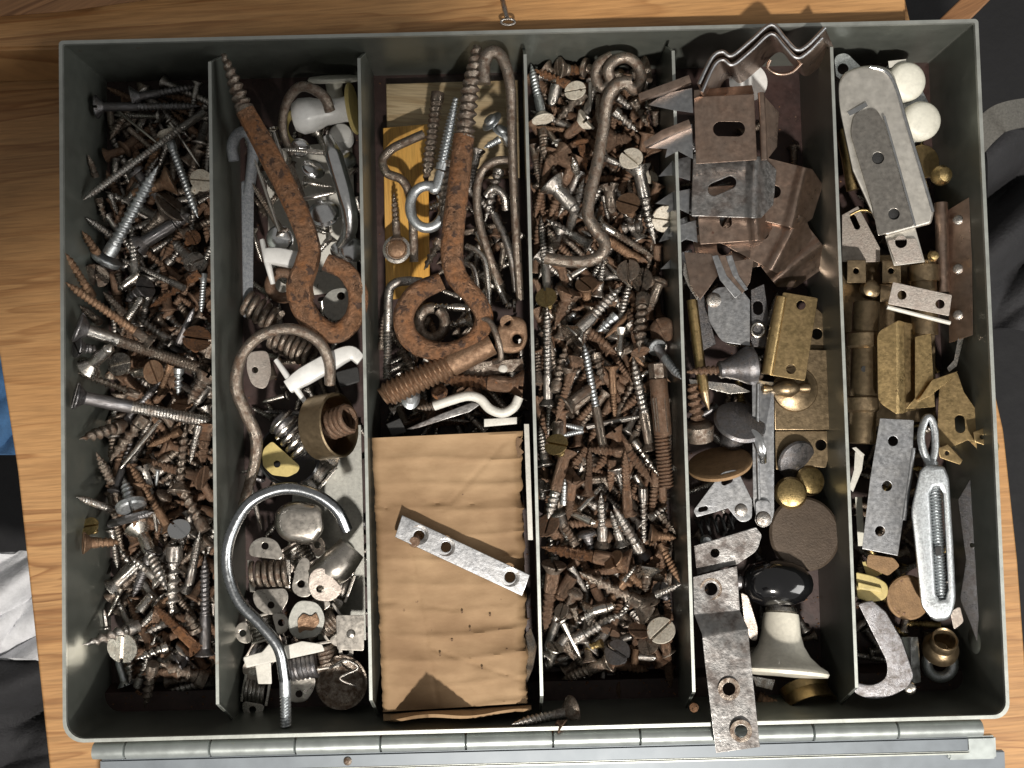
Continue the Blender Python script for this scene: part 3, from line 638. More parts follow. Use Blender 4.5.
LM = {1: [(97, 106, 'the dark-headed screw in the top corner'), (104, 263, 'the broad-headed zinc screw'), (202, 180, 'the cream slotted head'), (140, 348, 'the upper long steel screw'), (140, 409, 'the lower long dark screw'),
          (132, 508, 'the upturned zinc pan head'), (83, 543, 'the red-brown slotted head'), (179, 529, 'the bright slotted head'), (122, 647, 'the pale split head')],
      4: [(612, 80, 'the coiled hook eye'), (645, 205, 'the rusty-necked bolt'), (570, 258, 'the gate hook end'), (572, 337, 'the big steel flat head'),
          (655, 345, 'the blue-grey dome-head screw'), (592, 390, 'the whitened screw thread'), (662, 430, 'the brown expansion bolt'), (586, 532, 'the purple-grey round head'), (590, 556, 'the long orange-rusted screw'),
          (612, 590, 'the coarse big-headed screw'), (661, 630, 'the front cream head'), (617, 652, 'the dark slotted head')],
      3: [(430, 310, 'the big rusty ring'), (425, 200, 'the zinc ring hook'), (450, 365, 'the drilled rusty bolt'), (460, 405, 'the white painted hook')],
      2: [(320, 120, 'the white knobs'), (345, 190, 'the chrome pull'), (320, 380, 'the white hook lever'), (290, 620, 'the roller catches')],
      5: [(735, 365, 'the dark knob on its screw')], 6: [(930, 520, 'the turnbuckle')]}
TRAYN = {1: 'far-left compartment', 2: 'second compartment', 3: 'third compartment', 4: 'fourth compartment', 5: 'fifth compartment', 6: 'right compartment'}
CT, ROW = {}, []
def dirw(hx, hy, tx, ty):
    a = math.degrees(math.atan2(ty-hy, tx-hx)) % 360
    return ['right', 'lower right', 'down', 'lower left', 'left', 'upper left', 'up', 'upper right'][int((a+22.5)//45) % 8]
HOLD = {}
def autolabel(comp, hx, hy, tx, ty, d, mat, kind, up, deep=False):
    cx, cy = (hx+tx)/2, (hy+ty)/2; L = math.hypot(tx-hx, ty-hy)
    size = 'long' if L > 72 else ('short' if L < 34 else '')
    n = min(LM[comp], key=lambda q: math.hypot(q[0]-cx, q[1]-cy)); dx, dy = cx-n[0], cy-n[1]
    rel = 'right of' if dx > abs(dy) else 'left of' if -dx > abs(dy) else 'below' if dy > 0 else 'above'
    if math.hypot(dx, dy) < 12: rel = 'touching'
    kindw = {'n': 'pin'}.get(kind, 'screw')
    if rel != 'touching' and rel.split()[0] == dirw(hx, hy, tx, ty) and not up: rel = 'lying '+rel
    s = ' '.join(x for x in (('buried' if deep else ''), size, FINISH[mat], ('slotted head facing up' if up else (HEADW[kind]+' '+kindw).strip()), '' if up else 'pointing '+dirw(hx, hy, tx, ty), rel, n[2]) if x)
    return s
# height map of the pile, 0.5 mm cells; every screw is rested on what already lies under it
G = .0005; GX, GY = int(BOXW/G)+2, int(BOXH/G)+2
HM = np.full((GX, GY), .0006)
def rest(H2, T2, r, hr, slope=None, pct=80, cap=None):
    """H2,T2 xy of head and tip -> heights"""
    H2, T2 = np.array(H2[:2]), np.array(T2[:2]); L = max(np.linalg.norm(H2-T2), 1e-5); m = max(4, int(L/.0007))
    t = np.linspace(0, 1, m+1); X = H2[None]*(1-t[:, None])+T2[None]*t[:, None]
    pe = np.array([-(T2-H2)[1], (T2-H2)[0]])/L; req = np.zeros(m+1)
    rad = np.where(t < max(.04, .35*hr/ (L+1e-9)), hr*.75, r*(1-.35*np.clip((t-.7)/.3, 0, 1)))
    for s in (-.6, 0, .6):
        q = X+pe[None]*(rad*s)[:, None]; i = np.clip((q[:, 0]/G).astype(int), 0, GX-1); j = np.clip((q[:, 1]/G).astype(int), 0, GY-1)
        req = np.maximum(req, HM[i, j]+rad*(1-.35*abs(s)))
    best = None
    for b in ([slope] if slope is not None else np.tan(np.radians(np.arange(-24, 25, 3)))):
        line = b*(t-.5)*L; a = np.percentile(req-line, pct); lo = min(a-b*L/2, a+b*L/2)
        if lo < .0008+r*.5: a += .0008+r*.5-lo
        sc_ = a+.0006*abs(b)
        if best is None or sc_ < best[0]: best = (sc_, a, b)
    a, b = best[1], best[2]; return a-b*L/2, a+b*L/2, (X, t, rad, a, b, L, pe)
def stamp(X, t, rad, a, b, L, pe):
    z = a+b*(t-.5)*L
    for s in (-1, -.6, 0, .6, 1):
        q = X+pe[None]*(rad*s)[:, None]; i = np.clip((q[:, 0]/G).astype(int), 0, GX-1); j = np.clip((q[:, 1]/G).astype(int), 0, GY-1)
        np.maximum.at(HM, (i, j), z+rad*(1-.5*s*s))
GRP = {1: 'screws in the far-left compartment', 2: 'loose screws in the second compartment', 3: 'loose screws in the third compartment', 4: 'screws in the fourth compartment', 5: 'loose screws in the fifth compartment', 6: 'loose screws in the right compartment'}
def lay(comp, hx, hy, tx, ty, d, mat, kind, opts, deep=False, zf=None, label=None):
    o = dict(hr=.95, coarse=0, frac=.62); up = None; tm = hm = None
    for x in opts:
        if x[0] == 'r': o['hr'] = float(x[1:])*1.0
        elif x[0] == 'c': o['coarse'] = int(x[1:])
        elif x[:2] == 'fr': pass
        elif x[0] == 'u': up = float(x[1:])
        elif x[0] == 'T': tm = M[x[1:]]
        elif x[0] == 'H': hm = M[x[1:]] if x[1:] in M else None
        if x[:2] == 'fr': o['frac'] = float(x[2:])
    if 'r' in [x[0] for x in opts]:
        rs = [x for x in opts if x[0] == 'r']; o['hr'] = float(rs[0][1:])
    if kind == 'x': o['frac'] = max(o['frac'], .8) if o['frac'] > .5 else o['frac']
    mm = M[mat] if mat in M else M['zinc']
    z = 12.0 if zf is None else zf
    for it in range(3 if zf is None else 1):
        k = K(z); A = at(hx, hy, z if zf is None or not it else zf); B = at(tx, ty, z); dd = d*k
        if zf is not None: zh, zt = (zf if not hasattr(zf, '__len__') else zf[0])*.001, zf*.001; st = None; break
        sl = math.tan(math.radians(-up)) if up is not None else None
        zh, zt, st = rest(A, B, dd/2, dd*o['hr'], sl)
        z1, z2 = inside(comp, hx, hy, zh, dd*.6), inside(comp, tx, ty, zt, dd*.3)
        if sl is None: zh, zt = z1, z2
        else: zh, zt = max(zh, z1), zt+max(0, z1-zh)
        X_, t_, rad_, a_, b_, L_, pe_ = st; st = (X_, t_, rad_, (zh+zt)/2, (zt-zh)/L_, L_, pe_)
        A = at(hx, hy, zh*1000); B = at(tx, ty, zt*1000); z = (zh+zt)*500
    if st: stamp(*st)
    A = at(hx, hy, zh*1000); B = at(tx, ty, zt*1000)
    r = make_screw(A, B, dd, mm, kind, tmat=tm, hmat=hm, name='pin' if kind == 'n' else 'wood_screw', **o)
    finish(r, label or autolabel(comp, hx, hy, tx, ty, d, mat if mat in FINISH else 'zinc', kind, up is not None and up > 0, deep), 'pin' if kind == 'n' else 'screw', GRP[comp])
    return r
def inside(comp, px, py, z, r):
    """lowest level (m) at or above z at which the picture point is clear of the compartment's side walls"""
    xa = T if comp == 1 else DIVX[comp-2]; xb = BOXW-T if comp == 6 else DIVX[comp-1]
    for _ in range(60):
        p = at(px, py, z*1000)
        if (p.x >= xa+r and p.x <= xb-r and p.y <= BOXH-T-r and p.y >= T+r) or z > .043: break
        z += .001
    return z
def parse(s):
    out = []
    for line in s.strip().splitlines():
        for e in line.split('|'):
            p = e.split(); out.append([float(x) for x in p[:5]]+[p[5], p[6], int(p[7]), p[8:]])
    return out
def fill(comp, n, x0f, x1f, y0, y1, mats, seed, lmin, lmax, dmin, dmax):
    rnd = random.Random(seed)
    for i in range(n):
        L = rnd.uniform(lmin, lmax); a = rnd.gauss(1.57, .7) if rnd.random() < .6 else rnd.uniform(0, 6.28); d = rnd.uniform(dmin, dmax)
        if rnd.random() < .5: a += math.pi
        for _ in range(60):
            cy = rnd.uniform(y0, y1); xa, xb = x0f(cy)+3, x1f(cy)-3; cx = rnd.uniform(xa, xb)
            e = [(cx+s*L/2*math.cos(a), cy+s*L/2*math.sin(a)) for s in (-1, 1)]
            if all(x0f(q[1])+d*.7 < q[0] < x1f(q[1])-d*.7 and y0 < q[1] < y1 for q in e): break
        else: continue
        kind = rnd.choice('fffxfd'); opts = ['r%.1f' % rnd.choice([.9, 1., 1.1]), 'c%d' % rnd.choice([0, 0, 0, 1])]
        lay(comp, *e[0], *e[1], d, rnd.choice(mats), kind, opts, deep=True)
def buried(name, label, comp, n, x0f, x1f, y0, y1, top, seed, mats, lmm=(16, 30), dmm=(2.8, 4.4)):
    """the mass of screws nobody can count under the visible ones: one object"""
    rnd = random.Random(seed); V = []; F = []; MI = []; nv = 0
    for i in range(n):
        L = rnd.uniform(*lmm)*.001; d = rnd.uniform(*dmm)*.001; best = None
        for _ in range(14):
            a = rnd.uniform(0, 6.28); cy = rnd.uniform(y0, y1); cx = rnd.uniform(x0f(cy), x1f(cy)); c = at(cx, cy, top*.6)
            dx, dy = math.cos(a)*L/2, math.sin(a)*L/2
            xa = (T if comp == 1 else DIVX[comp-2])+d*.7; xb = (BOXW-T if comp == 6 else DIVX[comp-1])-d*.7
            if not (xa < c.x-abs(dx) and c.x+abs(dx) < xb and .012 < c.y-abs(dy) and c.y+abs(dy) < BOXH-.003): continue
            zh, zt, st = rest((c.x+dx, c.y+dy), (c.x-dx, c.y-dy), d/2, d, None)
            if best is None or zh+zt < best[0]: best = (zh+zt, zh, zt, st, c, dx, dy)
        if best is None or best[0]/2 > top*.001: continue
        _, zh, zt, st, c, dx, dy = best; stamp(*st)
        A = Vector((c.x+dx, c.y+dy, zh)); B = Vector((c.x-dx, c.y-dy, zt)); x, y, ax = frame(A-B); LL = (A-B).length
        mi = rnd.randrange(len(mats))
        th = thread_mesh(max(2, round(LL/d)), rnd.choice([0, 0, 1]), .6); sz = LL/d/max(2, round(LL/d))
        for me, sc3, off in ((th, sz, 0), (lathe_mesh('bh', [(.48, 0), (.5, .1), (.5, 2.6), (.95, 3.1), (.95, 3.2)], 14), (LL*.4/d)/3.2, LL*.6)):
            co = np.empty(len(me.vertices)*3); me.vertices.foreach_get('co', co); co = co.reshape(-1, 3)*d; co[:, 2] = co[:, 2]*sc3+off
            W_ = np.outer(co[:, 0], x)+np.outer(co[:, 1], y)+np.outer(co[:, 2], ax)+np.array(B)
            V.append(W_); F += [[q+nv for q in p.vertices] for p in me.polygons]; MI += [mi]*len(me.polygons); nv += len(co)
    me = bpy.data.meshes.new(name); me.from_pydata(np.concatenate(V).tolist(), [], F)
    for m in mats: me.materials.append(M[m])
    me.polygons.foreach_set('material_index', MI); me.polygons.foreach_set('use_smooth', [True]*len(F)); me.update()
    o = bpy.data.objects.new(name, me); COL.objects.link(o); return finish(o, label, 'screw heap', None, 'stuff')
xl1 = lambda y: 98+(y-80)*.012; xr1 = lambda y: 212+(y-60)*.012
xl4 = lambda y: 532+(y-60)*.020; xr4 = lambda y: 670+(y-60)*.022
buried('buried_screws', 'heap of buried rusty and dull screws deep in the far-left compartment', 1, 300, xl1, xr1, 92, 700, 20, 21, ['brown_', 'rust_', 'steel_'])
buried('buried_screws', 'heap of buried rusty screws deep in the fourth compartment', 4, 420, xl4, xr4, 62, 694, 18, 22, ['brown_', 'rust_', 'rust_', 'steel_'])
fill(1, 18, xl1, xr1, 92, 692, ['brown', 'brown', 'steel', 'rust', 'copper', 'dark'], 5, 34, 62, 7, 11)
fill(4, 30, xl4, xr4, 64, 690, ['brown', 'rust', 'rust', 'steel', 'brown', 'copper'], 6, 28, 54, 7, 11)
for comp, tab in ((1, C1), (4, C4)):
    T_ = parse(tab); T_.sort(key=lambda e: e[7])
    for e in T_: lay(comp, *e[:5], e[5], e[6], e[8])

# ================================================================== SECOND COMPARTMENT
def one(name, label, cat, me, mat, lc, group=None, sharp=35):
    return finish(put(name, me, M[mat], loc=loc(*lc), sharp=sharp), label, cat, group)
def part(t, name, me, mat, label=None, sharp=35): return put(name, me, M[mat], t, label=label, sharp=sharp)
def hm(px, py, z=12):
    p = at(px, py, z); return HM[min(int(p.x/G), GX-1), min(int(p.y/G), GY-1)]*1000
CAT2 = 'roller catches in the second compartment'
one('metal_plate', 'pale speckled galvanised sheet lying deep in the second compartment beside the cardboard', 'plate', plate([(300, 425), (361, 425), (366, 640), (318, 640), (318, 560), (290, 520)], 5, 1.2), 'paleplate', (340, 500, 5))
one('metal_plate', 'pale worn plate lying deep in the upper second compartment under the silvery pins', 'plate', plate([(266, 150), (352, 140), (358, 290), (270, 300)], 3, 1.2), 'palewhite', (310, 220, 3))
xl2 = lambda y: 246+(y-60)*.012; xr2 = lambda y: 372+(y-60)*.02
buried('buried_screws', 'loose silvery and brown screws under the fittings of the second compartment', 2, 80, xl2, xr2, 100, 690, 15, 71, ['nickel_', 'steel_', 'brown_'], (10, 19), (2, 3.2))
fill(2, 7, xl2, xr2, 110, 330, ['nickel', 'brown', 'nickel', 'steel'], 31, 34, 56, 5, 9)
fill(2, 5, xl2, xr2, 370, 690, ['nickel', 'brown', 'steel', 'dark'], 32, 30, 50, 5, 9)
# white knobs
t = thing('knob', 'white plastic knob with a broad thin flange at the top of the second compartment', 'knob', loc(334, 82, 18))
part(t, 'flange', lathepx([(4, 0), (25, 1), (27, 3), (26, 5), (8, 7)], 334, 76, 20, (0, -.9, -.42)), 'rubber')
part(t, 'stem', lathepx([(9, 0), (8, 8), (9, 18), (14, 24), (15, 34)], 334, 82, 18, (0, -.95, -.3)), 'rubber')
t = thing('knob', 'white bulbous knob with a yellowed end disc lying under the brown hook', 'knob', loc(320, 113, 24))
part(t, 'body', lathepx([(4, 0), (14, 3), (18, 10), (17, 22), (13, 34), (12, 52), (13, 58)], 292, 118, 24, (1, .12, .05)), 'plastic')
part(t, 'end_disc', lathepx([(12, 0), (24, 1), (26, 3), (24, 5), (10, 6)], 350, 109, 25, (1, .08, .1)), 'yellow')
one('cap', 'small white plastic cap between the white knobs and the chrome pull', 'cap', lathepx([(12, 0), (12, 12), (10, 15), (1, 16)], 342, 140, 14, (.1, .2, 1)), 'plastic', (342, 140, 14))
one('washer_ring', 'orange-yellow plastic ring half under the white bulbous knob', 'ring', wire(arcpts(303, 128, 18, 80, 290, 14, 19), 3.5), 'yellow', (303, 128, 19))
one('cup_hook', 'thick grey-brown cup hook arching over the white knobs', 'hook', wire([(330, 111, 34), (325, 98, 37), (313, 89, 38), (300, 87, 37), (289, 98, 34), (283, 116, 30), (284, 135, 26), (292, 155, 22)], [5.5, 5.5, 5.2, 5, 4.6, 4.2, 3.6]), 'brown_', (305, 100, 30))
# nickel bits
def dome_tack(px, py, z, r, ax, label, tip=None):
    t = thing('tack', label, 'tack', loc(px, py, z), 'domed silvery tacks in the second compartment'); part(t, 'dome', disc(px, py, z, r, 1.5, ax, dome=r*.38), 'bright')
    if tip: part(t, 'shank', wire([(px, py, z), ((px+tip[0])/2, (py+tip[1])/2, z-4), (tip[0], tip[1], z-8)], [3, 2.5, .6], smooth=0, tr=(.3, .95, 3, .3)), 'nickel_')
dome_tack(313, 170, 24, 12, (.5, .5, .8), 'oval silvery dome tack left of the chrome pull')
dome_tack(324, 214, 26, 16, (0, .35, .9), 'larger silvery dome tack above the lower end of the chrome pull', (330, 240))
dome_tack(280, 239, 22, 14, (-.1, -.2, 1), 'silvery disc tack right of the galvanised bar')
dome_tack(352, 250, 24, 13, (.2, .1, 1), 'shiny round tack at the foot of the chrome pull')
dome_tack(300, 148, 20, 10, (.1, -.5, .8), 'small silvery tack below the brown cup hook')
dome_tack(345, 160, 18, 11, (.3, .3, .9), 'silvery tack behind the chrome pull')
for k, e in enumerate((
    (328, 153, 279, 149, 5.5, 'nickel', 'f', 26, 'silvery screw lying level above the oval tack'), (281, 235, 253, 155, 4.2, 'nickel', 'n', 27, 'thin bright pin left of the rusty eye shaft'),
    (283, 233, 252, 183, 6.5, 'brown', 'f', 25, 'brown screw beside the thin bright pin'), (273, 128, 286, 172, 5.5, 'nickel', 'n', 25, 'silvery pin right of the upper rusty shaft'),
    (294, 201, 337, 192, 5.5, 'nickel', 'n', 24, 'silvery pin above the larger dome tack'), (304, 182, 334, 187, 6, 'nickel', 'f', 20, 'short silvery screw right of the rusty shaft'),
    (305, 226, 331, 234, 6.5, 'nickel', 'f', 24, 'short silvery screw left of the chrome pull foot'), (332, 236, 315, 256, 6.5, 'nickel', 'f', 22, 'silvery screw pointing down left above the ring'),
    (252, 230, 262, 262, 5, 'nickel', 'f', 18, 'silvery screw beside the galvanised bar'), (345, 262, 352, 285, 6, 'steel', 'f', 15, 'dull screw right of the rusty eye'),
    (288, 395, 262, 402, 5, 'nickel', 'n', 26, 'bright pin under the white lever'), (246, 470, 262, 530, 6, 'steel', 'n', 14, 'grey pin in the shadow left of the zinc hook'))):
    lay(2, *e[:5], e[5], e[6], ['r1.2', 'c0'], zf=e[7], label=e[8])
one('strip', 'flat brown strip under the rusty eye shaft', 'strip', plate([(286, 165), (293, 163), (310, 208), (303, 213)], 20, 1.2), 'brown_', (298, 190, 20))
t = thing('drawer_pull', 'curved chrome drawer pull against the right side of the second compartment', 'drawer pull', loc(345, 190, 28))
part(t, 'grip', wire([(328, 138, 30), (334, 156, 34), (340, 176, 36), (346, 196, 36), (350, 214, 34), (349, 232, 30), (340, 246, 25)], [5, 9, 8.5, 8.5, 8, 7.5, 5], n=20), 'bright')
part(t, 'foot', lathepx([(5, 0), (9, 1), (9, 4), (5, 6)], 340, 250, 22, (-.3, -.5, .8)), 'bright')
t = thing('galvanised_hook', 'rough grey galvanised hook standing along the left side of the second compartment', 'hook', loc(247, 240, 20))
part(t, 'hook_end', wire([(234, 161, 30), (232, 146, 31), (238, 134, 31), (247, 133, 30), (253, 146, 27), (251, 175, 24), (248, 195, 22)], 5.5), 'galv')
part(t, 'bar', plate([(241, 180), (254, 183), (253, 318), (243, 318)], 22, 3, bev=1.2, rc=4), 'galv')
# white levers
def lever(dx, dy, z, label, ends, disc_a, disc_b, wd):
    t = thing('lever_catch', label, 'catch', loc(dx, dy, z), 'white levers in the second compartment')
    part(t, 'flange', wire([(*disc_a, z+2), ((disc_a[0]+disc_b[0])/2, (disc_a[1]+disc_b[1])/2, z+4), (*disc_b, z+2)], [2.5, 3.6, 2.5], n=12), 'plastic')
    part(t, 'lever', wire([(e[0], e[1], z+3-.5*i) for i, e in enumerate(ends)], wd, n=16, sec=4), 'plastic')
lever(283, 255, 26, 'white lever with a flange crossing under the rusty eye shaft', [(266, 256), (280, 257), (300, 261)], (262, 240), (273, 284), [8, 9, 9])
lever(320, 375, 30, 'long white bent lever with a round flange under the lower brown hook', [(288, 387), (305, 376), (330, 362), (350, 353), (361, 360)], (276, 360), (306, 403), [7, 9.5, 9.5, 7.5, 6])
one('rubber_stop', 'black rubber stub right of the long white lever', 'stop', block([(335, 372), (358, 366), (360, 382), (340, 388)], 16, 26, rc=3), 'rubberblack', (347, 377, 20))
# rings, springs under the eye
one('iron_ring', 'rusty ring partly hidden behind the rusty eye', 'ring', wire(arcpts(283, 285, 13, 0, 350, 18, 20), 5.5), 'rust_', (283, 285, 20))
one('eyelet_plate', 'pale round-ended plate with a dark hole inside the rusty eye', 'plate', plate([(322, 300), (330, 290), (345, 287), (352, 297), (351, 312), (336, 322), (324, 316)], 24, 1, holes=[(341, 296, 4)], rc=5, tilt=(.02, .03)), 'paleplate', (338, 304, 24))
one('spring', 'short spring coil visible below the pale eyelet plate', 'spring', spring((330, 320, 20), (348, 326, 20), 8, 5, 1.8), 'steel_', (338, 322, 20))
one('coil_spring', 'thick brown coil spring at the foot of the galvanised bar', 'spring', spring((246, 302, 24), (276, 322, 22), 10.5, 5, 3.1), 'brown_', (261, 312, 22), 'thick brown coil springs')
one('coil_spring', 'thick brown coil spring inside the arch of the lower brown hook', 'spring', spring((272, 336, 22), (312, 357, 22), 10.5, 7, 2.9), 'brown_', (292, 346, 22), 'thick brown coil springs')
# big rusty eye screw
t = thing('eye_screw', 'large orange-rusted forged eye screw lying across the second compartment', 'eye screw', loc(275, 150, 34))
pts = [(223, 54, 41), (230, 70, 41), (238, 92, 41), (246, 112, 41), (272, 160, 41), (295, 206, 41), (309, 244, 41), (307, 264, 41), (300, 284, 40), (302, 305, 38), (316, 325, 37), (337, 333, 37), (354, 318, 38), (358, 293, 40), (346, 272, 42), (326, 262, 43)]
part(t, 'shaft', wire(pts[3:9]+[(301, 300, 39)], [9.5, 11, 11, 10.5, 11, 12, 12.5], n=20, sec=4.5), 'orange_')
part(t, 'thread', wire(pts[:4], [3, 6, 8.5, 9.8], n=16, tr=(0, .9, 8.5, .42)), 'brown_', label='blackened threaded tip')
part(t, 'eye', wire([(306, 266, 40), (300, 286, 40)]+pts[9:], [9, 11.5, 12, 11.5, 10.5, 10, 10, 9.5, 9], n=20), 'orange_')
# lower hook, catches
one('cup_hook', 'large brown rusty cup hook arching over the white lever', 'hook', wire([(330, 384, 36), (329, 362, 40), (318, 341, 42), (292, 329, 43), (262, 335, 43), (242, 356, 42), (236, 385, 41), (245, 411, 39), (256, 437, 36), (254, 466, 33), (243, 505, 28)], [5.6]*6+[6.3, 6.3, 6.3, 5.6, 5]), 'brown_', (262, 400, 34))
t = thing('roller_catch', 'brown-spotted metal catch with a small hole left of the white lever', 'catch', loc(258, 370, 24), CAT2)
part(t, 'cheek', plate([(248, 352), (268, 350), (272, 372), (266, 390), (252, 386), (246, 368)], 29, 1.4, holes=[(255, 370, 3.2)], rc=7, tilt=(-.15, .05)), 'pinkish')
part(t, 'roller', lathepx([(6, 0), (10, 2), (10, 18), (6, 20)], 262, 362, 22, (.3, -1, 0)), 'brown_')
t = thing('roller_catch', 'round dark catch with a pale yellow half disc and a shiny coil', 'catch', loc(288, 455, 18), CAT2)
part(t, 'dish', lathepx([(24, 0), (30, 1), (31, 4), (29, 5), (26, 3), (1, 3)], 290, 455, 17, (.05, 0, 1)), 'blackglass', label='black round dish')
part(t, 'half_disc', plate([(262, 455), (264, 448), (272, 441), (300, 466), (298, 472), (288, 477), (272, 475), (263, 466)], 26, 1.2, holes=[(277, 464, 3.5)], rc=3, tilt=(.06, 0)), 'yellow')
part(t, 'coil', spring((280, 420, 26), (306, 452, 24), 13, 5, 2.6), 'nickel_')
part(t, 'roller', lathepx([(4, 0), (12, 5), (13, 14), (8, 20)], 276, 418, 26, (.7, -.6, .2)), 'dark_')
t = thing('roller_clip', 'brown metal drum clip with a coil spring inside leaning on the right divider', 'clip', loc(332, 425, 26), CAT2)
tube = lathepx([(31, 0), (32.5, 1), (32.5, 26), (31, 27), (29.5, 26), (29.5, 2), (31, 0)], 318, 428, 30, (.86, .1, .42), 36, caps=False)
part(t, 'drum', tube, 'antique'); part(t, 'coil', spring((330, 425, 32), (350, 418, 38), 13, 4.5, 2.8), 'rust_')
part(t, 'end_plate', disc(322, 428, 29, 29, .8, (.86, .1, .42)), 'rust_')
t = thing('roller_catch', 'smooth silvery box-shaped catch under the arch of the zinc hook', 'catch', loc(298, 520, 20), CAT2)
part(t, 'cap', block([(276, 508), (296, 500), (322, 506), (325, 530), (312, 546), (284, 541), (274, 528)], 12, 31, rc=9, bev=7), 'catch')
t = thing('roller_catch', 'silvery catch with two round drilled ears around a coil, left of centre', 'catch', loc(268, 575, 20), CAT2)
part(t, 'ear', plate([(248, 556), (250, 543), (262, 536), (277, 540), (283, 554), (281, 560)], 26, 1.2, holes=[(265, 546, 3.6)], rc=8), 'catch')
part(t, 'ear', plate([(252, 590), (286, 588), (289, 598), (282, 612), (268, 616), (254, 606)], 25, 1.2, holes=[(271, 605, 3.6)], rc=8), 'catch')
part(t, 'coil', spring((252, 574, 25), (288, 573, 25), 11, 5.5, 2.6), 'brown_'); part(t, 'cheek', plate([(247, 560), (252, 560), (255, 592), (250, 592)], 24, 4), 'catch')
part(t, 'cheek', plate([(285, 560), (290, 560), (290, 588), (285, 588)], 24, 4), 'nickel_')
t = thing('roller_catch', 'shiny half-cylinder catch with drilled ears pointing down left', 'catch', loc(335, 572, 24), CAT2)
part(t, 'body', wire([(316, 578, 27), (336, 566, 28), (352, 548, 27)], [14, 18, 15], n=24), 'catch')
part(t, 'ear', plate([(296, 566), (303, 556), (310, 560), (308, 584), (312, 596), (300, 598), (291, 590)], 30, 1.2, holes=[(301, 584, 3.8)], rc=6), 'catch')
part(t, 'ear', plate([(310, 572), (322, 566), (344, 590), (332, 602), (314, 600), (308, 588)], 34, 1.2, holes=[(320, 589, 3.8)], rc=7), 'pinkish')
one('catch_plate', 'pale rounded plate with an orange rust patch under the catches', 'plate', plate([(290, 612), (298, 600), (318, 602), (326, 618), (320, 636), (296, 640), (287, 628)], 24, 1.4, rc=8), 'paleplate', (307, 618, 22))
one('rust_patch_washer', 'rusty square washer on the pale rounded plate', 'washer', plate([(297, 620), (303, 613), (311, 617), (316, 612), (320, 622), (313, 631), (304, 630), (299, 634)], 25.2, .5, rc=3), 'copper_', (307, 624, 25))
t = thing('roller_catch', 'cream-white T-shaped catch with a coil behind the straight end of the zinc hook', 'catch', loc(284, 655, 24), CAT2)
part(t, 'bar', block([(243, 657), (262, 652), (272, 640), (285, 646), (302, 641), (322, 644), (325, 651), (284, 660), (246, 668)], 27, 33, rc=2, bev=1), 'palewhite')
part(t, 'coil', spring((292, 668, 24), (316, 664, 24), 11, 5.5, 2.5), 'dark_'); part(t, 'leg', block([(255, 664), (271, 662), (272, 684), (258, 684)], 16, 26, rc=1.5), 'palewhite')
part(t, 'ear', plate([(282, 682), (316, 676), (314, 690), (306, 702), (292, 703), (284, 694)], 22, 1.2, holes=[(299, 694, 3.6)], rc=6), 'catch')
t = thing('roller_catch', 'dark round dish with riveted plate beside the right divider near the tray front', 'catch', loc(346, 668, 18), CAT2)
part(t, 'plate', plate([(336, 615), (364, 615), (364, 651), (337, 650)], 26, 1.2, rc=3), 'catch'); part(t, 'rivet', disc(351, 634, 26.6, 4.5, .5, dome=2), 'nickel_')
part(t, 'dish', lathepx([(18, 0), (24, 6), (26, 10), (24, 10), (20, 5), (1, 3)], 344, 681, 15, (-.1, .1, 1)), 'brown_', label='dark brown dish')
part(t, 'wire', wire([(330, 668, 22), (345, 660, 25), (358, 668, 24), (340, 678, 24), (356, 686, 23)], 1.3), 'steel_')
def mini_catch(px, py, an, z, lb, mt='catch', coil='steel_'):
    t = thing('roller_catch', lb, 'catch', loc(px, py, z), CAT2); c_, s_ = math.cos(math.radians(an)), math.sin(math.radians(an))
    R_ = lambda x, y: (px+x*c_-y*s_, py+x*s_+y*c_)
    part(t, 'ear', plate([R_(-12, -13), R_(-10, -24), R_(0, -29), R_(10, -24), R_(12, -13)], z+3, 1.2, holes=[(*R_(0, -20), 3.4)], rc=6), mt)
    part(t, 'ear', plate([R_(-12, 13), R_(12, 13), R_(10, 24), R_(0, 29), R_(-10, 24)], z+3, 1.2, holes=[(*R_(0, 20), 3.4)], rc=6), mt)
    part(t, 'cheek', block([R_(-14, -14), R_(-11, -14), R_(-11, 14), R_(-14, 14)], z-3, z+5, bev=.5), mt); part(t, 'cheek', block([R_(11, -14), R_(14, -14), R_(14, 14), R_(11, 14)], z-3, z+5, bev=.5), mt)
    part(t, 'back', plate([R_(-12, -13), R_(12, -13), R_(12, 13), R_(-12, 13)], z-3, 1), mt)
    a_, b_ = R_(-9, 0), R_(9, 0); part(t, 'coil', spring((*a_, z+2), (*b_, z+2), 9.5, 4.5, 2.4), coil)
mini_catch(262, 628, 75, 14, 'silvery roller catch lying sideways beside the zinc hook stem'); mini_catch(330, 622, -35, 15, 'silvery roller catch tilted right of the pale rounded plate', coil='brown_')
mini_catch(338, 585, 20, 12, 'dull roller catch deep under the half-cylinder catch', 'nickel_'); mini_catch(300, 555, 60, 12, 'dull roller catch between the box-shaped catch and the ears', 'pinkish')
mini_catch(256, 690, 10, 10, 'dull roller catch in the shadow under the cream T-shaped catch', 'nickel_'); mini_catch(326, 655, 80, 13, 'silvery roller catch left of the dark riveted dish', 'catch', 'brown_')
mini_catch(262, 655, 30, 10, 'dull roller catch beneath the stem bend of the zinc hook', 'pinkish', 'dark_'); mini_catch(318, 470, 40, 10, 'dull roller catch on the pale sheet under the drum clip', 'nickel_')
t = thing('ceiling_hook', 'large bright zinc hook with a threaded end reaching the tray front', 'hook', loc(270, 590, 38))
Z = [(347, 530, 38), (336, 509, 41), (312, 493, 43), (281, 489, 44), (250, 503, 44), (231, 534, 44), (227, 566, 43), (238, 600, 42), (261, 625, 41), (279, 649, 40), (285, 680, 38)]
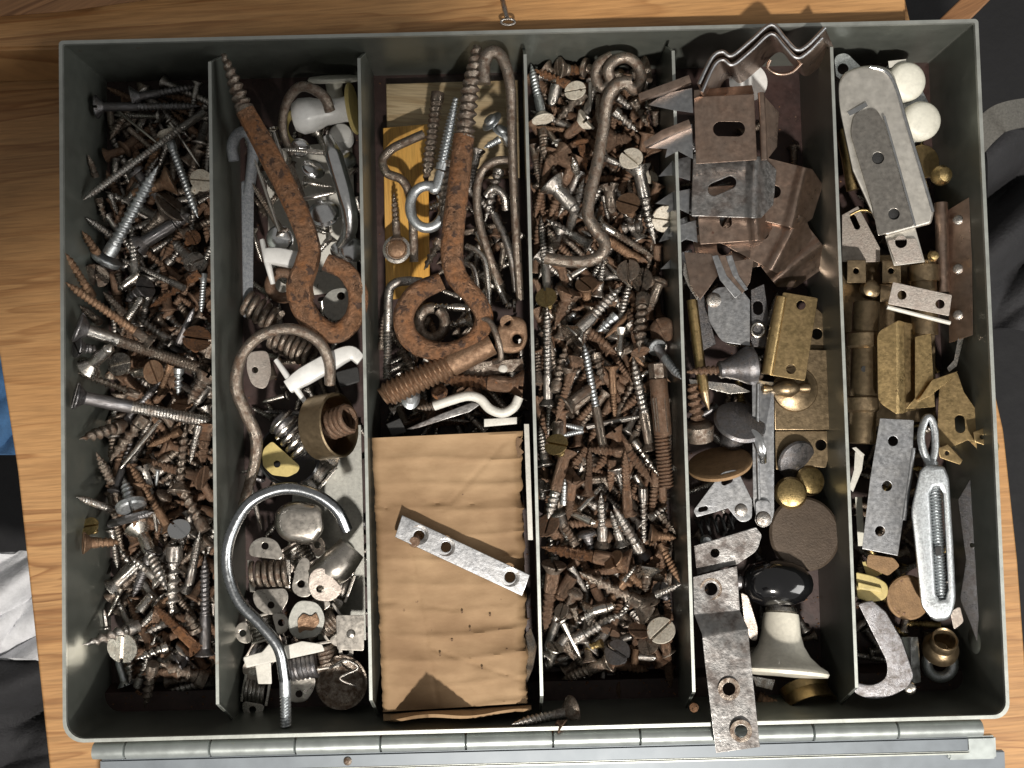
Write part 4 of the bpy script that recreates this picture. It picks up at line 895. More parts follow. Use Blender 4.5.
part(t, 'hook', wire(Z, 5.8, n=18), 'darkchrome'); part(t, 'thread', wire([(285, 679, 38), (285.5, 700, 37), (286, 726, 36)], 5.6, n=16, tr=(.35, 1, 3.2, .3)), 'zinc_')

# ================================================================== THIRD COMPARTMENT
one('wood_scrap', 'pale wood scrap lying deep at the back end of the third compartment', 'wood scrap', block([(386, 84), (518, 80), (520, 178), (388, 182)], .6, 6, bev=1), 'paleblock', (450, 130, 4))
one('wood_scrap', 'bright amber wood strip along the left divider of the third compartment', 'wood scrap', block([(383, 128), (428, 124), (430, 296), (386, 300)], 7.2, 12, bev=1), 'block', (400, 220, 10))
for i in range(int(.132/G), int(.19/G)):
    pass
HM[int(DIVX[1]/G):int(DIVX[2]/G), int(at(450, 330, 5).y/G):int(at(450, 92, 5).y/G)] = np.maximum(HM[int(DIVX[1]/G):int(DIVX[2]/G), int(at(450, 330, 5).y/G):int(at(450, 92, 5).y/G)], .0072)
xl3 = lambda y: 440; xr3 = lambda y: 522
buried('buried_screws', 'loose brown and silvery screws under the hooks of the third compartment', 3, 90, lambda y: 392 if y > 300 else 436, lambda y: 522, 150, 425, 21, 72, ['brown_', 'steel_', 'nickel_', 'rust_'], (12, 22), (2.4, 3.8))
fill(3, 8, xl3, xr3, 160, 330, ['brown', 'steel', 'rust', 'nickel'], 41, 40, 62, 6, 10)
fill(3, 4, lambda y: 392, lambda y: 452, 285, 430, ['brown', 'steel', 'rust'], 42, 36, 56, 7, 11)
fill(3, 4, lambda y: 440, lambda y: 524, 320, 425, ['brown', 'steel', 'rust'], 43, 36, 56, 7, 11)
for e in ((438, 93, 425, 186, 14, 'brown', 'x', 24, ['c0', 'fr.9'], 'upright brown lag thread left of the zinc ring hook'), (450, 162, 441, 226, 16, 'brown', 'x', 26, ['fr.9'], 'thick brown threaded shank right of the zinc ring'),
          (499, 170, 485, 222, 11.5, 'steel', 'x', 27, ['c1', 'fr.9'], 'steel thread between the two bent rods'), (506, 136, 484, 148, 8, 'zinc', 'p', 33, ['r1.3'], 'small bright pan head screw in the upper right of the third compartment'),
          (397, 240, 394, 192, 8, 'brown', 'f', 22, ['c1', 'r.9'], 'brown screw tip standing over the amber wood strip'), (470, 308, 428, 306, 8, 'nickel', 'f', 24, ['c1'], 'silvery screw lying level inside the rusty ring'),
          (472, 320, 440, 328, 9, 'nickel', 'f', 22, ['c1'], 'silvery screw below the level one inside the rusty ring'), (462, 298, 440, 290, 6, 'nickel', 'f', 20, [], 'thin silvery screw at the top of the rusty ring'),
          (504, 300, 496, 262, 9, 'brown', 'f', 22, ['c1'], 'brown screw between the bent rods low in the third compartment'), (440, 240, 424, 270, 10, 'brown', 'x', 20, ['c1'], 'brown thread left of the big shaft'),
          (382, 350, 385, 310, 8, 'brown', 'x', 16, [], 'brown thread beside the silvery straight hook'), (400, 350, 414, 372, 9, 'brown', 'x', 16, [], 'brown shank left of the rusty ring'),
          (516, 306, 505, 306, 8, 'nickel', 'p', 28, ['r.9'], 'small nickel head against the divider'), (523, 386, 434, 378, 16, 'rust', 'f', 30, ['r1.0', 'fr.6', 'Torange'], 'thick rusty screw with orange threads below the drilled bolt'),
          (478, 150, 470, 190, 8, 'steel', 'f', 22, [], 'dull screw in the shadow right of the big shaft')):
    lay(3, *e[:5], e[5], e[6], e[8], zf=e[7], label=e[9])
t = thing('screw_eye', 'bright zinc screw with a grey ring end left of the big rusty shaft', 'eye screw', loc(432, 180, 22))
part(t, 'thread', wire([(456, 98, 30), (449, 132, 29), (441, 170, 27)], [3, 6, 6], n=16, tr=(0, .9, 3.6, .35)), 'zinc_')
part(t, 'eye', wire([(441, 172, 27)]+arcpts(427, 207, 17, -60, -395, 22, 27, 24, ry=21), 5.2, n=16), 'zinc_')
for (px, py, z, r, ax, s) in ((492, 122, 32, 12, (-.6, .5, .6), 'left'), (501, 132, 34, 11, (.5, .6, .6), 'right')):
    t = thing('washer_head_screw', 'grey washer-headed screw seen from above, the %s of the pair at the top right of the third compartment' % s, 'screw', loc(px, py, z), 'grey washer-headed screws')
    part(t, 'washer', disc(px, py, z, r, 1.2, ax), 'zinc_'); part(t, 'head', disc(px+ax[0]*2, py-ax[1]*2, z+.8, r*.6, 2.5, ax, dome=2), 'zinc_')
t = thing('round_cap', 'small round cap with a brown dome and silvery rim on the amber wood', 'cap', loc(397, 250, 20))
part(t, 'rim', lathepx([(10, 0), (14, 1), (14, 4), (11, 4.5), (10, 2), (1, 2)], 397, 250, 20, (0, -.05, 1)), 'nickel_'); part(t, 'dome', disc(397, 249, 20.6, 10, .5, dome=4), 'copper_')
one('bent_hook', 'brown rusty S-shaped hook on the amber wood strip', 'hook', wire([(424, 134, 24), (408, 141, 24), (392, 149, 24), (383, 160, 24), (387, 173, 24), (402, 180, 24), (410, 196, 23), (413, 225, 22), (414, 262, 20)], 4.6), 'brown_', (400, 170, 22))
one('bent_rod', 'long grey-brown bent rod hooked over along the right divider of the third compartment', 'rod', wire([(484, 84, 40), (484, 62, 41), (492, 52, 42), (502, 58, 42), (510, 84, 41), (512, 130, 38), (514, 190, 35), (517, 250, 32), (520, 300, 28)], [7, 7, 6.5, 6, 5.5, 5, 4.5, 4.5, 4]), 'brown_', (510, 150, 34))
one('bent_rod', 'thinner bent rod curling left beside the long grey-brown rod', 'rod', wire([(511, 160, 33), (496, 161, 33), (483, 170, 33), (477, 190, 32), (479, 220, 31), (488, 252, 30), (500, 285, 27)], 4.2), 'brown_', (485, 200, 30))
for pts, r, lb in (([(466, 246, 30), (478, 252, 31), (486, 265, 31), (489, 308, 28)], 3.2, 'thin silvery bent rod ending near the rusty ring'), ([(463, 263, 27), (474, 269, 28), (478, 295, 26)], 3.2, 'short silvery bent rod above the rusty ring'),
                   ([(478, 232, 28), (490, 262, 28), (498, 285, 27), (506, 303, 25)], 4, 'curved dull rod between the silvery rods'), ([(494, 214, 26), (506, 240, 27), (514, 270, 26), (516, 292, 24)], 4, 'curved dull rod next to the right divider of the third compartment'),
                   ([(486, 196, 26), (494, 188, 28), (504, 196, 28), (506, 210, 26)], 4, 'dull hooked end between the rods')):
    one('rod', lb, 'rod', wire(pts, r), 'nickel_' if 'silvery' in lb else 'steel_', pts[1], 'thin rods in the third compartment')
one('screw_ring', 'dull brown eyelet inside the rusty ring', 'ring', wire(arcpts(432, 323, 13, -60, 280, 18, 26, ry=15), 5.5), 'brown_', (432, 323, 26))
one('small_ring', 'smaller brown eyelet beside the dull one inside the rusty ring', 'ring', wire(arcpts(420, 318, 8, 0, 340, 14, 22), 3.5), 'brown_', (420, 318, 22))
one('straight_hook', 'silvery straight hook with a bent top left of the rusty ring', 'hook', wire([(422, 282, 28), (406, 281, 29), (394, 284, 30), (389, 294, 30), (388, 330, 28), (387, 378, 24)], 4.6, tr=(.62, 1, 3.4, .25)), 'steel_', (392, 310, 28))
t = thing('lag_eye', 'very large orange-rusted lag screw with an open ring at its lower end', 'eye screw', loc(458, 200, 36))
part(t, 'thread', wire([(477, 46, 40), (475, 64, 40), (470, 92, 41), (464, 138, 41)], [5, 8, 9.8, 10.5], n=18, tr=(0, .97, 8.6, .38)), 'brown_', label='dark threaded upper part')
part(t, 'shaft', wire([(464, 136, 41), (459, 180, 41), (452, 245, 41), (455, 272, 41), (464, 287, 41)], [10.5, 11, 11.5, 11, 10.5], n=20), 'orange_')
part(t, 'ring', wire([(462, 284, 41), (476, 300, 41), (484, 318, 40), (476, 338, 38), (452, 351, 37), (426, 349, 37), (408, 336, 38), (404, 314, 39), (417, 293, 40), (442, 281, 40)], [10.4, 10, 9.5, 9.5, 9.5, 10, 10.5, 10.5, 10.5, 9], n=20), 'orange_')
t = thing('eye_bolt', 'thick rusty bolt with a drilled round head and coarse threads', 'bolt', loc(450, 365, 30))
part(t, 'shank', wire([(383, 398, 35), (392, 392, 35), (440, 369, 36), (492, 343, 37)], [9, 13.5, 13.5, 12], n=24, tr=(0, .62, 5.2, .2)), 'copper_')
hd = block([(502, 320), (514, 315), (526, 320), (528, 340), (522, 352), (508, 354), (496, 350), (494, 334)], 29, 44, rc=7, bev=3.5, holes=[(507, 322, 3.4), (517, 339, 4.6)])
part(t, 'head', hd, 'copper_')
one('wire_loop', 'thin dull wire loop around the neck of the drilled bolt', 'ring', wire([(480, 318, 42), (490, 322, 44), (498, 340, 45), (501, 358, 42), (494, 362, 38)], 3), 'brown_', (492, 340, 40))
one('steel_slab', 'flat brown slab with a pale dot between the drilled bolt and the thick rusty screw', 'plate', block([(446, 371), (472, 362), (523, 358), (524, 371), (452, 381)], 24, 28, bev=1), 'brown_', (490, 368, 25))
one('dot', 'pale round rivet on the flat brown slab', 'rivet', disc(503, 369, 28, 4.5, .4, dome=1.5), 'palewhite', (503, 369, 28))
one('rusty_ball', 'small rusty ball nut left of the thick rusty screw', 'nut', lathepx([(1, 0), (5, 1), (8, 5), (8, 9), (5, 13), (1, 14)], 440, 392, 22), 'orange_', (440, 392, 24))
t = thing('painted_hook', 'white painted curved hook with a rusty thread above the cardboard box', 'hook', loc(475, 400, 30))
part(t, 'hook', wire([(434, 406, 36), (452, 400, 37), (468, 396, 38), (480, 399, 38), (490, 409, 38), (503, 413, 38), (514, 407, 38), (519, 397, 38)], 4.8, n=16), 'palewhite')
part(t, 'thread', wire([(417, 408, 35), (426, 407, 36), (435, 406, 36)], [1.5, 4, 4.2], tr=(0, 1, 3.4, .35)), 'brown_')
one('chisel_blade', 'dark tapering steel blade above the cardboard box', 'blade', block([(406, 429), (440, 414), (472, 402), (481, 404), (470, 412), (412, 430)], 30, 33, bev=.8), 'blackstrap', (440, 415, 30))
one('dark_block', 'small black square block at the upper left of the cardboard box', 'block', block([(386, 424), (400, 418), (407, 432), (392, 437)], 22, 32, bev=1), 'rubberblack', (396, 428, 26))
one('crumpled_cap', 'crumpled grey metal cap left of the white painted hook', 'cap', lathepx([(12, 0), (13, 3), (9, 6), (10, 9), (4, 11), (1, 9)], 410, 398, 24, (.2, .3, .9), ex=(1, .75)), 'zinc_', (410, 398, 24))
one('angle_strip', 'whitish angle strip standing between the cardboard box and the divider', 'strip', join(block([(484, 419), (517, 417), (517, 424), (484, 427)], 30, 36), block([(524, 424), (529, 424), (533, 540), (528, 540)], 18, 38, bev=.4)), 'palewhite', (515, 430, 30))

# cardboard box
def cbox():
    t = thing('cardboard_box', 'crushed brown corrugated cardboard box filling the lower third compartment', 'box', loc(450, 575, 2))
    rnd = random.Random(4); nx, ny = 64, 120; V = []; F = []
    _j = [rnd.uniform(-1, 1) for _ in range(200)]
    def jag(v, o): q = v*117+o*.3; i = int(q); f = q-i; return _j[i]*(1-f)+_j[i+1]*f
    def lft(v): return 372+v*11+.6*jag(v, 0)+.5*jag(v*.25, 90)
    def rgt(v): return 521+v*7+1.3*jag(v, 70)+2.4*jag(v*.3, 130)
    for j in range(ny+1):
        for i in range(nx+1):
            u, v = i/nx, j/ny; px = lft(v)*(1-u)+rgt(v)*u; py = (438-7*u)*(1-v)+(712-9*u)*v
            rip = 1.0*(1-abs(math.sin(math.pi*v*11+.35*math.sin(u*5+v*3))))**2.2+.25*math.sin(v*2*math.pi*3.5+u*2)+.12*math.sin(v*2*math.pi*15+1)
            z = 36.5+rip*(.4+.9*u*abs(math.sin(v*9+1)))+.9*math.sin(u*3.1+v*4)+.25*math.sin(u*17+v*13)*math.sin(v*29+u*5)-3.0*max(0, (u-.93)/.07)**2-1.5*max(0, (.04-u)/.04)**2
            z -= .9*math.exp(-((px-437-(py-500)*.0)**2/60+(py-503)**2/6))+.5*math.exp(-abs((px-395)-(py-455)*.62)/2.0)*(438 < py < 500)
            z -= .8*math.exp(-abs((py-505)-7*math.sin((px-372)/30))/1.2)*(.4+.6*math.sin(px*.11)**2)+.7*math.exp(-abs((py-606)+4*math.sin((px-360)/22))/1.3)*math.sin(px*.05+1)**2
            z -= .7*math.exp(-abs((py-655)-.35*(px-450))/1.4)*(px > 430)+.5*math.exp(-abs((px-412)-.18*(py-560))/1.3)*(py > 520)
            z -= .6*math.exp(-abs((px-470)+(py-480)*.9)/2.5)*(440 < py < 505)
            V.append(at(px, py, z))
    for j in range(ny):
        for i in range(nx): a = j*(nx+1)+i; F.append((a, a+1, a+nx+2, a+nx+1))
    # sides down to the floor (front end stays open)
    def side(idx):
        n0 = len(V)
        for q in idx: V.append(Vector((V[q].x, V[q].y, .001)))
        for k in range(len(idx)-1): F.append((idx[k], idx[k+1], n0+k+1, n0+k))
    side([j*(nx+1) for j in range(ny+1)]); side([j*(nx+1)+nx for j in range(ny+1)]); side(list(range(nx+1)))
    bm = bmesh.new(); bm.from_mesh(mesh_of(V, F)); bmesh.ops.remove_doubles(bm, verts=bm.verts, dist=1e-6); bmesh.ops.recalc_face_normals(bm, faces=bm.faces)
    bmesh.ops.solidify(bm, geom=bm.faces[:], thickness=.0012); me = bpy.data.meshes.new('c'); bm.to_mesh(me); bm.free()
    part(t, 'top_panel', me, 'card', sharp=50)
    # torn standing end flap with a peak
    xs_ = np.linspace(383, 531, 60); V = []; F = []; m = 9
    top = lambda x: np.interp(x, [383, 400, 428, 450, 470, 490, 515, 524, 531], [.5, 8, 20, 14, 7, 5.5, 5, 7, 3])
    for x in xs_:
        h = float(top(x)); y0 = 712-9*(x-383)/148
        for k in range(m):
            s = k/(m-1); lean = 5*s*s+2*math.sin(x*.07)*s
            V.append(at(x+.5*math.sin(x*.3)*s, y0+2+lean, 34+h*s+.3*math.sin(x*.9)*s))
    for i in range(len(xs_)-1):
        for k in range(m-1): a = i*m+k; F.append((a, a+1, a+m+1, a+m))
    bm = bmesh.new(); bm.from_mesh(mesh_of(V, F)); bmesh.ops.solidify(bm, geom=bm.faces[:], thickness=.0012); me = bpy.data.meshes.new('c'); bm.to_mesh(me); bm.free()
    part(t, 'end_flap', me, 'card', sharp=60)
    part(t, 'torn_edge', mesh_of([at(x, y, z) for x, y, z in ((516, 436, 36.6), (523, 440, 37.4), (519, 447, 36.8), (524, 452, 37.6), (518, 458, 36.9), (516, 448, 37.0))], [(0, 1, 2, 5), (5, 2, 3, 4)]), 'carddark')
    for (px, py) in ((398, 472), (418, 462), (470, 630), (452, 640), (440, 655), (490, 615), (482, 668), (507, 650), (462, 612), (400, 500), (402, 540), (401, 566), (403, 588), (404, 610)):
        part(t, 'puncture', lathepx([(1.5, 0), (1.4, .5), (.9, .7), (.6, .2), (.1, .1)], px, py, 36.6+.3*math.sin(py), (0, 0, 1), 12, (1, .8)), 'carddark')
cbox()
one('metal_offcut', 'crumpled shiny metal offcut wedged right of the cardboard box', 'offcut', plate([(520, 640), (531, 628), (537, 646), (533, 668), (524, 690), (518, 664)], 27, .8, tilt=(.5, .1), bend=lambda x, y: 2*math.sin(y*.3)), 'zinc_', (527, 655, 26))
one('mending_plate', 'grey steel mending plate with three screw holes lying on the cardboard box', 'plate', plate([(402, 515), (530, 575), (522, 596), (395, 537)], 41.3, 1.9, holes=[(419, 536, 5.6), (446, 547, 5.2), (510, 577, 5.6)], tilt=(-.012, 0), bev=.6), 'strap', (460, 555, 40))
for i, (px, py, r) in enumerate(((419, 535, 10), (446, 547, 9.5), (510, 577, 10))):
    o = lathepx([(r*.54, -.2), (r*.62, .15), (r*.98, .55), (r*.98, .35), (r*.54, -.6)], px, py, 42.15-.012*(px-460), (0, 0, 1), 28, caps=False)
    put('countersink', o, M['blackstrap'], bpy.data.objects['mending_plate'])
one('pan_screw', 'rusty round screw end poking out of the first hole of the mending plate', 'screw', lathepx([(5, 0), (6, 3), (6, 12), (5, 14), (1, 14)], 417, 539, 37.5, (-.1, -.1, 1)), 'rust_', (417, 539, 40))

# ================================================================== FIFTH COMPARTMENT
CL = 'browned steel spring clips in the fifth compartment'
buried('buried_screws', 'loose dark and brown screws under the fittings of the fifth compartment', 5, 46, lambda y: 696, lambda y: 822, 100, 690, 12, 73, ['dark_', 'brown_', 'steel_'], (12, 22), (2.4, 4))
fill(5, 3, lambda y: 690, lambda y: 820, 100, 330, ['dark', 'brown'], 51, 34, 60, 6, 10)
fill(5, 4, lambda y: 696, lambda y: 822, 330, 690, ['dark', 'brown', 'steel', 'brass'], 52, 34, 60, 6, 10)
def ribbon(top, sh, ztop, zbot, t=.9):
    P = catmull([at(x, y, ztop) for x, y in top], 5); Q = catmull([at(x+sh[0], y+sh[1], zbot) for x, y in top], 5); V = []; F = []
    for a, b in zip(P, Q): V += [a, a*.5+b*.5, b]
    for i in range(len(P)-1):
        for k in (0, 1): F.append((i*3+k, i*3+k+1, i*3+k+4, i*3+k+3))
    bm = bmesh.new(); bm.from_mesh(mesh_of(V, F)); bmesh.ops.recalc_face_normals(bm, faces=bm.faces); bmesh.ops.solidify(bm, geom=bm.faces[:], thickness=t*.001); me = bpy.data.meshes.new('r'); bm.to_mesh(me); bm.free(); return me
wav = [(699, 84), (712, 58), (722, 52), (732, 56), (752, 40), (771, 25), (784, 38), (796, 50), (807, 46), (825, 28)]
t = thing('spring_clip', 'zigzag browned clip standing on edge above the back rim', 'clip', loc(760, 50, 40), CL); part(t, 'band', ribbon(wav, (9, 20), 56, 30), 'clip', sharp=60); part(t, 'bright_edge', wire([(x, y, 56.4) for x, y in wav], 1.6, smooth=5, n=8), 'strap', label='bare bright edge')  # lighter wire laid along the top edge
t = thing('spring_clip', 'second zigzag clip nested just in front of the one standing on edge', 'clip', loc(764, 62, 40), CL)
part(t, 'band', ribbon([(702, 92), (714, 66), (723, 60), (733, 65), (752, 50), (771, 34), (784, 46), (796, 58), (807, 53), (822, 38)], (8, 18), 54, 28), 'clip', sharp=60)
part(t, 'bright_edge', wire([(702, 92, 54.4), (714, 66, 54.4), (723, 60, 54.4), (733, 65, 54.4), (752, 50, 54.4), (771, 34, 54.4), (784, 46, 54.4), (796, 58, 54.4), (807, 53, 54.4), (822, 38, 54.4)], 1.6, smooth=5, n=8), 'strap', label='bare bright edge')
part(t, 'tongue', wire([(770, 60, 46), (768, 68, 45), (778, 74, 45), (792, 72, 45), (806, 58, 46)], 1.8), 'clip')
one('washer', 'white round washer glimpsed under the zigzag clips', 'washer', disc(748, 82, 24, 20, 1.2, (.1, 0, 1)), 'plastic', (748, 82, 24))
t = thing('spring_clip', 'big square browned clip with a level slot and two pointed claws over the divider', 'clip', loc(727, 128, 38), CL)
part(t, 'plate', plate([(694, 97), (754, 94), (757, 160), (696, 164)], 47, 1.7, holes=[(729, 129, 16, 7.5, 0)], rc=1.5), 'clip')
part(t, 'lip', plate([(694, 90), (752, 85), (754, 94), (694, 97)], 44.5, 1.0, bend=lambda x, y: (y-91)*.3), 'clip')
part(t, 'ridge', wire([(755, 94, 47), (761, 93, 48), (763, 126, 48.5), (764, 160, 48)][1:], 3.4, smooth=0), 'clip')
part(t, 'side_flap', plate([(765, 97), (779, 112), (777, 147), (766, 161)], 45, 1.0, bend=lambda x, y: -(x-765)*.35, cuts=[(772, 90, 772, 170)]), 'clip')
part(t, 'claw', plate([(648, 105), (663, 94), (692, 88), (693, 113), (672, 110)], 44, 1.2, tilt=(.16, 0)), 'strap', label='bare steel claw')
part(t, 'claw', plate([(645, 148), (660, 137), (692, 124), (693, 159), (678, 151), (665, 158), (667, 149)], 44, 1.2, tilt=(.13, 0)), 'strap', label='bare steel claw')
part(t, 'claw_edge', wire([(640, 98, 42), (660, 91, 45), (690, 80, 47)], [4, 4.5, 4.5], smooth=0, n=8, sec=6), 'clip')
part(t, 'claw_edge', wire([(645, 145, 43), (664, 134, 46), (690, 124, 48)], [3.4, 4.3, 4.5], smooth=0, n=8, sec=6), 'clip')
def bent_clip(a, b, an, z, lb, m1='clip', m2='strap', sc_=1.0, sl_an=0, tl=(0, 0)):
    t = thing('spring_clip', lb, 'clip', loc(a, b, z), CL); c_, s_ = math.cos(math.radians(an)), math.sin(math.radians(an))
    R_ = lambda x, y: (a+(x*c_-y*s_)*sc_, b+(x*s_+y*c_)*sc_)
    prof = lambda x, y: float(np.interp(((x-a)*c_+(y-b)*s_)/sc_, [-60, -34, -30, 20, 24, 28, 31, 34, 38, 48, 62], [-5, -.8, 0, 0, .8, 2.2, 2.4, 1.6, -1.0, -4.0, -6.0]))+tl[0]*(x-a)+tl[1]*(y-b)
    cuts = [(*R_(q, -50), *R_(q, 50)) for q in (-34, -31, 20, 22.5, 25, 28, 30, 32, 35, 38, 43, 48)]
    part(t, 'plate', plate([R_(-32, -31), R_(38, -31), R_(52, -18), R_(50, 17), R_(38, 31), R_(-32, 31)], z, 1.4, holes=[(*R_(-2, 0), 15*sc_, 6.5*sc_, an+sl_an)], rc=1.2, bend=prof, cuts=cuts, bev=.45), m1)
    part(t, 'claw', plate([R_(-34, -29), R_(-34, -4), R_(-52, -9), R_(-66, -7), R_(-52, -24)], z-1, 1.5, tilt=(-.05, .03)), m2); part(t, 'claw', plate([R_(-34, 4), R_(-34, 29), R_(-46, 24), R_(-56, 29), R_(-54, 21), R_(-68, 20), R_(-52, 8)], z-1, 1.5, tilt=(-.05, .03)), m2)
bent_clip(778, 238, 52, 22, 'lowest browned clip slanting toward the right divider')
bent_clip(725, 240, -8, 23, 'browned clip with an upright slot low at the left divider', sl_an=92)
bent_clip(758, 228, 28, 27, 'browned clip turned aslant with a diagonal slot', sl_an=15)
bent_clip(768, 190, 14, 29, 'browned clip whose side flap touches the shadow of the right divider', 'clip', 'clip')
bent_clip(727, 214, -4, 31, 'browned clip with a short slot between the steel-grey clip and the claw ends', sl_an=88, sc_=.92)
bent_clip(724, 186, 2, 36, 'steel-grey clip with a tilted slot just below the big square clip', 'blackstrap', 'strap', sl_an=-26)
t = thing('spring_clip', 'three nested claw ends of stacked clips pointing down right', 'clip', loc(722, 275, 28), CL)
for k in range(3):
    part(t, 'claw', plate([(712+k*7, 256), (718+k*7, 255), (727+k*6, 276), (742+k*3, 293-k*2), (735+k*2, 298-k*2), (720+k*6, 280)], 37-k*.8, 1.2), 'strap' if k != 1 else 'clip')
part(t, 'plate', plate([(684, 252), (712, 254), (722, 270), (700, 300), (690, 284)], 32, 1.7, tilt=(.05, .04)), 'clip'); part(t, 'plate', plate([(730, 262), (754, 258), (750, 282), (742, 294)], 33, 1.1), 'clip')
one('bent_strip', 'folded pale strip at the left divider below the stacked clips', 'strip', plate([(684, 262), (692, 270), (700, 292), (697, 300), (688, 286), (683, 274)], 30, 1.2), 'nickel_', (690, 280, 30))
t = thing('hinge_leaf', 'dark grey rounded hinge leaf with a big rivet below the claw ends', 'hinge', loc(728, 315, 24))
part(t, 'leaf', plate([(708, 300, 6), (714, 288, 6), (738, 285, 3), (750, 300), (750, 346), (722, 342, 6), (708, 320, 8)], 28, 1.4, tilt=(.05, 0), rc=1), 'strap')
part(t, 'rivet', disc(714, 300, 28, 7.5, .8, dome=1.5), 'steel_'); part(t, 'side_leaf', plate([(751, 290), (764, 284), (768, 312), (766, 346), (752, 347)], 25, 1.4, holes=[(758, 308, 7, 5, 85)]), 'dark_')
part(t, 'ring', wire(arcpts(758, 330, 6.5, 0, 350, 14, 27), 1.8), 'nickel_'); part(t, 'lower_leaf', plate([(690, 290), (704, 296), (716, 344), (700, 352), (690, 340)], 20, 1.3), 'dark_')
t = thing('hinge_pin', 'pale brass rod with a pencil point along the left divider of the fifth compartment', 'rod', loc(700, 350, 20))
part(t, 'rod', wire([(692, 300, 24), (698, 350, 24), (704, 392, 24)], 5.4, smooth=0, n=18), 'brassplate'); part(t, 'tip', wire([(704, 391, 24), (706, 400, 24), (709, 410, 23)], [5.4, 4, 1], smooth=0, n=18), 'antique')
t = thing('cabinet_latch', 'antique brass cabinet latch with a round boss and pill-shaped knob', 'latch', loc(800, 390, 20))
part(t, 'base', plate([(774, 348), (828, 350), (830, 430), (775, 430)], 22, 2, bev=.8), 'antique')
part(t, 'lower_tab', plate([(775, 431), (834, 431), (834, 450), (829, 456), (826, 468), (808, 466), (776, 470)], 19, 1.2, holes=[(821, 445, 5.5)], rc=2), 'antique')
part(t, 'upper_tab', plate([(812, 305), (821, 312), (829, 324), (828, 349), (806, 349), (800, 318)], 19, 1.2, holes=[(817, 334, 5.5)], rc=2), 'antique')
part(t, 'boss', lathepx([(23, 0), (22, 1.5), (17, 2.2), (15, 3.5), (8, 5)], 795, 389, 23, (0, 0, 1), 40), 'antique')
part(t, 'knob', lathepx([(1, 0), (4.5, 2), (5, 5), (3, 11), (7, 16), (9.5, 24), (9, 30), (4, 38), (5.5, 42), (5, 48), (1, 50)], 761, 389, 28, (1, 0, 0), 24), 'antique')
part(t, 'tab', block([(828, 387), (834, 387), (835, 421), (829, 421)], 15, 20, bev=.5), 'plastic', label='white tab at the edge')
t = thing('strike_plate', 'tilted golden-brown strike plate with two holes and a rolled left edge', 'plate', loc(792, 335, 33))
part(t, 'plate', plate([(783, 292), (818, 298), (805, 381), (769, 375)], 34, 1.2, holes=[(801, 305, 4.6), (791, 369, 4.8)], rc=2), 'brassdark')
part(t, 'rolled_edge', wire([(781, 297, 34), (773, 340, 34), (767, 374, 34)], [5.5, 6, 6], smooth=0, n=18), 'brassplate')
one('long_leaf', 'long grey steel leaf running down from the latch to the brown disc', 'hinge', join(plate([(752, 380), (774, 382), (774, 516, 6), (768, 528, 6), (757, 524), (753, 500)], 27, 1.3, rc=1), wire([(758, 384, 28), (757, 440, 28), (759, 505, 28)], 1.8, smooth=0)), 'strap', (763, 450, 26))
def mushroom(t, p, ax, prof, mat): part(t, 'knob', lathepx(prof, *p, ax, 36), mat)
t = thing('furniture_knob', 'dark grey knob lying sideways with its rusty screw pointing left', 'knob', loc(735, 368, 26), 'furniture knobs')
mushroom(t, (718, 370, 30), (1, .12, 0), [(7, 0), (9, 2), (8.5, 6), (13, 18), (18, 27), (19.5, 31), (18, 37), (11, 40), (1, 41)], 'dark_')
part(t, 'screw', wire([(687, 372, 29), (700, 371, 30), (719, 370, 30)], [1.5, 4.8, 5.2], smooth=0, n=14, tr=(0, 1, 5, .4)), 'rust_')
t = thing('furniture_knob', 'grey mushroom knob with a wide tilted cap in the middle of the compartment', 'knob', loc(735, 425, 20), 'furniture knobs')
mushroom(t, (732, 440, 18), (.12, .62, .75), [(13, 0), (12, 6), (10, 14), (14, 20), (24, 25), (26, 28), (24, 31), (14, 34), (1, 36)], 'dark_')
t = thing('furniture_knob', 'shiny grey mushroom knob facing down right above the brass discs', 'knob', loc(790, 458, 22), 'furniture knobs')
mushroom(t, (784, 450, 12), (.30, -.42, .86), [(8, 0), (8, 6), (11, 14), (19, 19), (20.5, 22), (19, 24), (10, 26), (1, 27)], 'dark_')
t = thing('furniture_knob', 'brown stub knob with a coiled screw against the left divider', 'knob', loc(698, 420, 20), 'furniture knobs')
mushroom(t, (700, 440, 20), (-.1, .9, .3), [(13, 0), (14, 8), (15, 16), (11, 19), (6, 20)], 'brown_'); part(t, 'screw', wire([(692, 384, 24), (695, 404, 24), (698, 420, 23)], [5, 7.5, 7.5], tr=(0, 1, 7, .4)), 'rust_')
one('clip_strip', 'thin pale strip passing under the dark sideways knob', 'strip', plate([(689, 379), (735, 384), (752, 392), (730, 394), (690, 384)], 23, .8), 'nickel_', (715, 385, 22))
one('chrome_tongue', 'curved bright chrome tongue beside the long grey leaf', 'tongue', wire([(746, 430, 30), (756, 437, 31), (761, 450, 31), (763, 462, 28)], [4, 5.5, 5, 3.5], sec=3), 'bright', (756, 445, 28))
one('fibre_disc', 'flat orange-brown oval disc leaning near the left divider', 'disc', lathepx([(29, 0), (32, 1), (32, 4), (29, 5.5), (1, 6)], 720, 466, 25, (-.2, .88, .42), 40), 'leather', (720, 464, 24))
one('brass_disc', 'small brass bead with a swirl, front of the pair', 'bead', disc(790, 493, 24, 16, 6, (-.1, .1, 1), dome=5), 'brass_', (790, 493, 24), 'brass beads')
one('brass_disc', 'brass bead tucked under the shiny knob, behind the other bead', 'bead', disc(808, 481, 18, 15, 6, (.2, .1, 1), dome=5), 'brass_', (808, 481, 18), 'brass beads')
t = thing('lid_stay', 'steel triangular hinge arm with slots and a rivet left of the long leaf', 'hinge', loc(725, 497, 30))
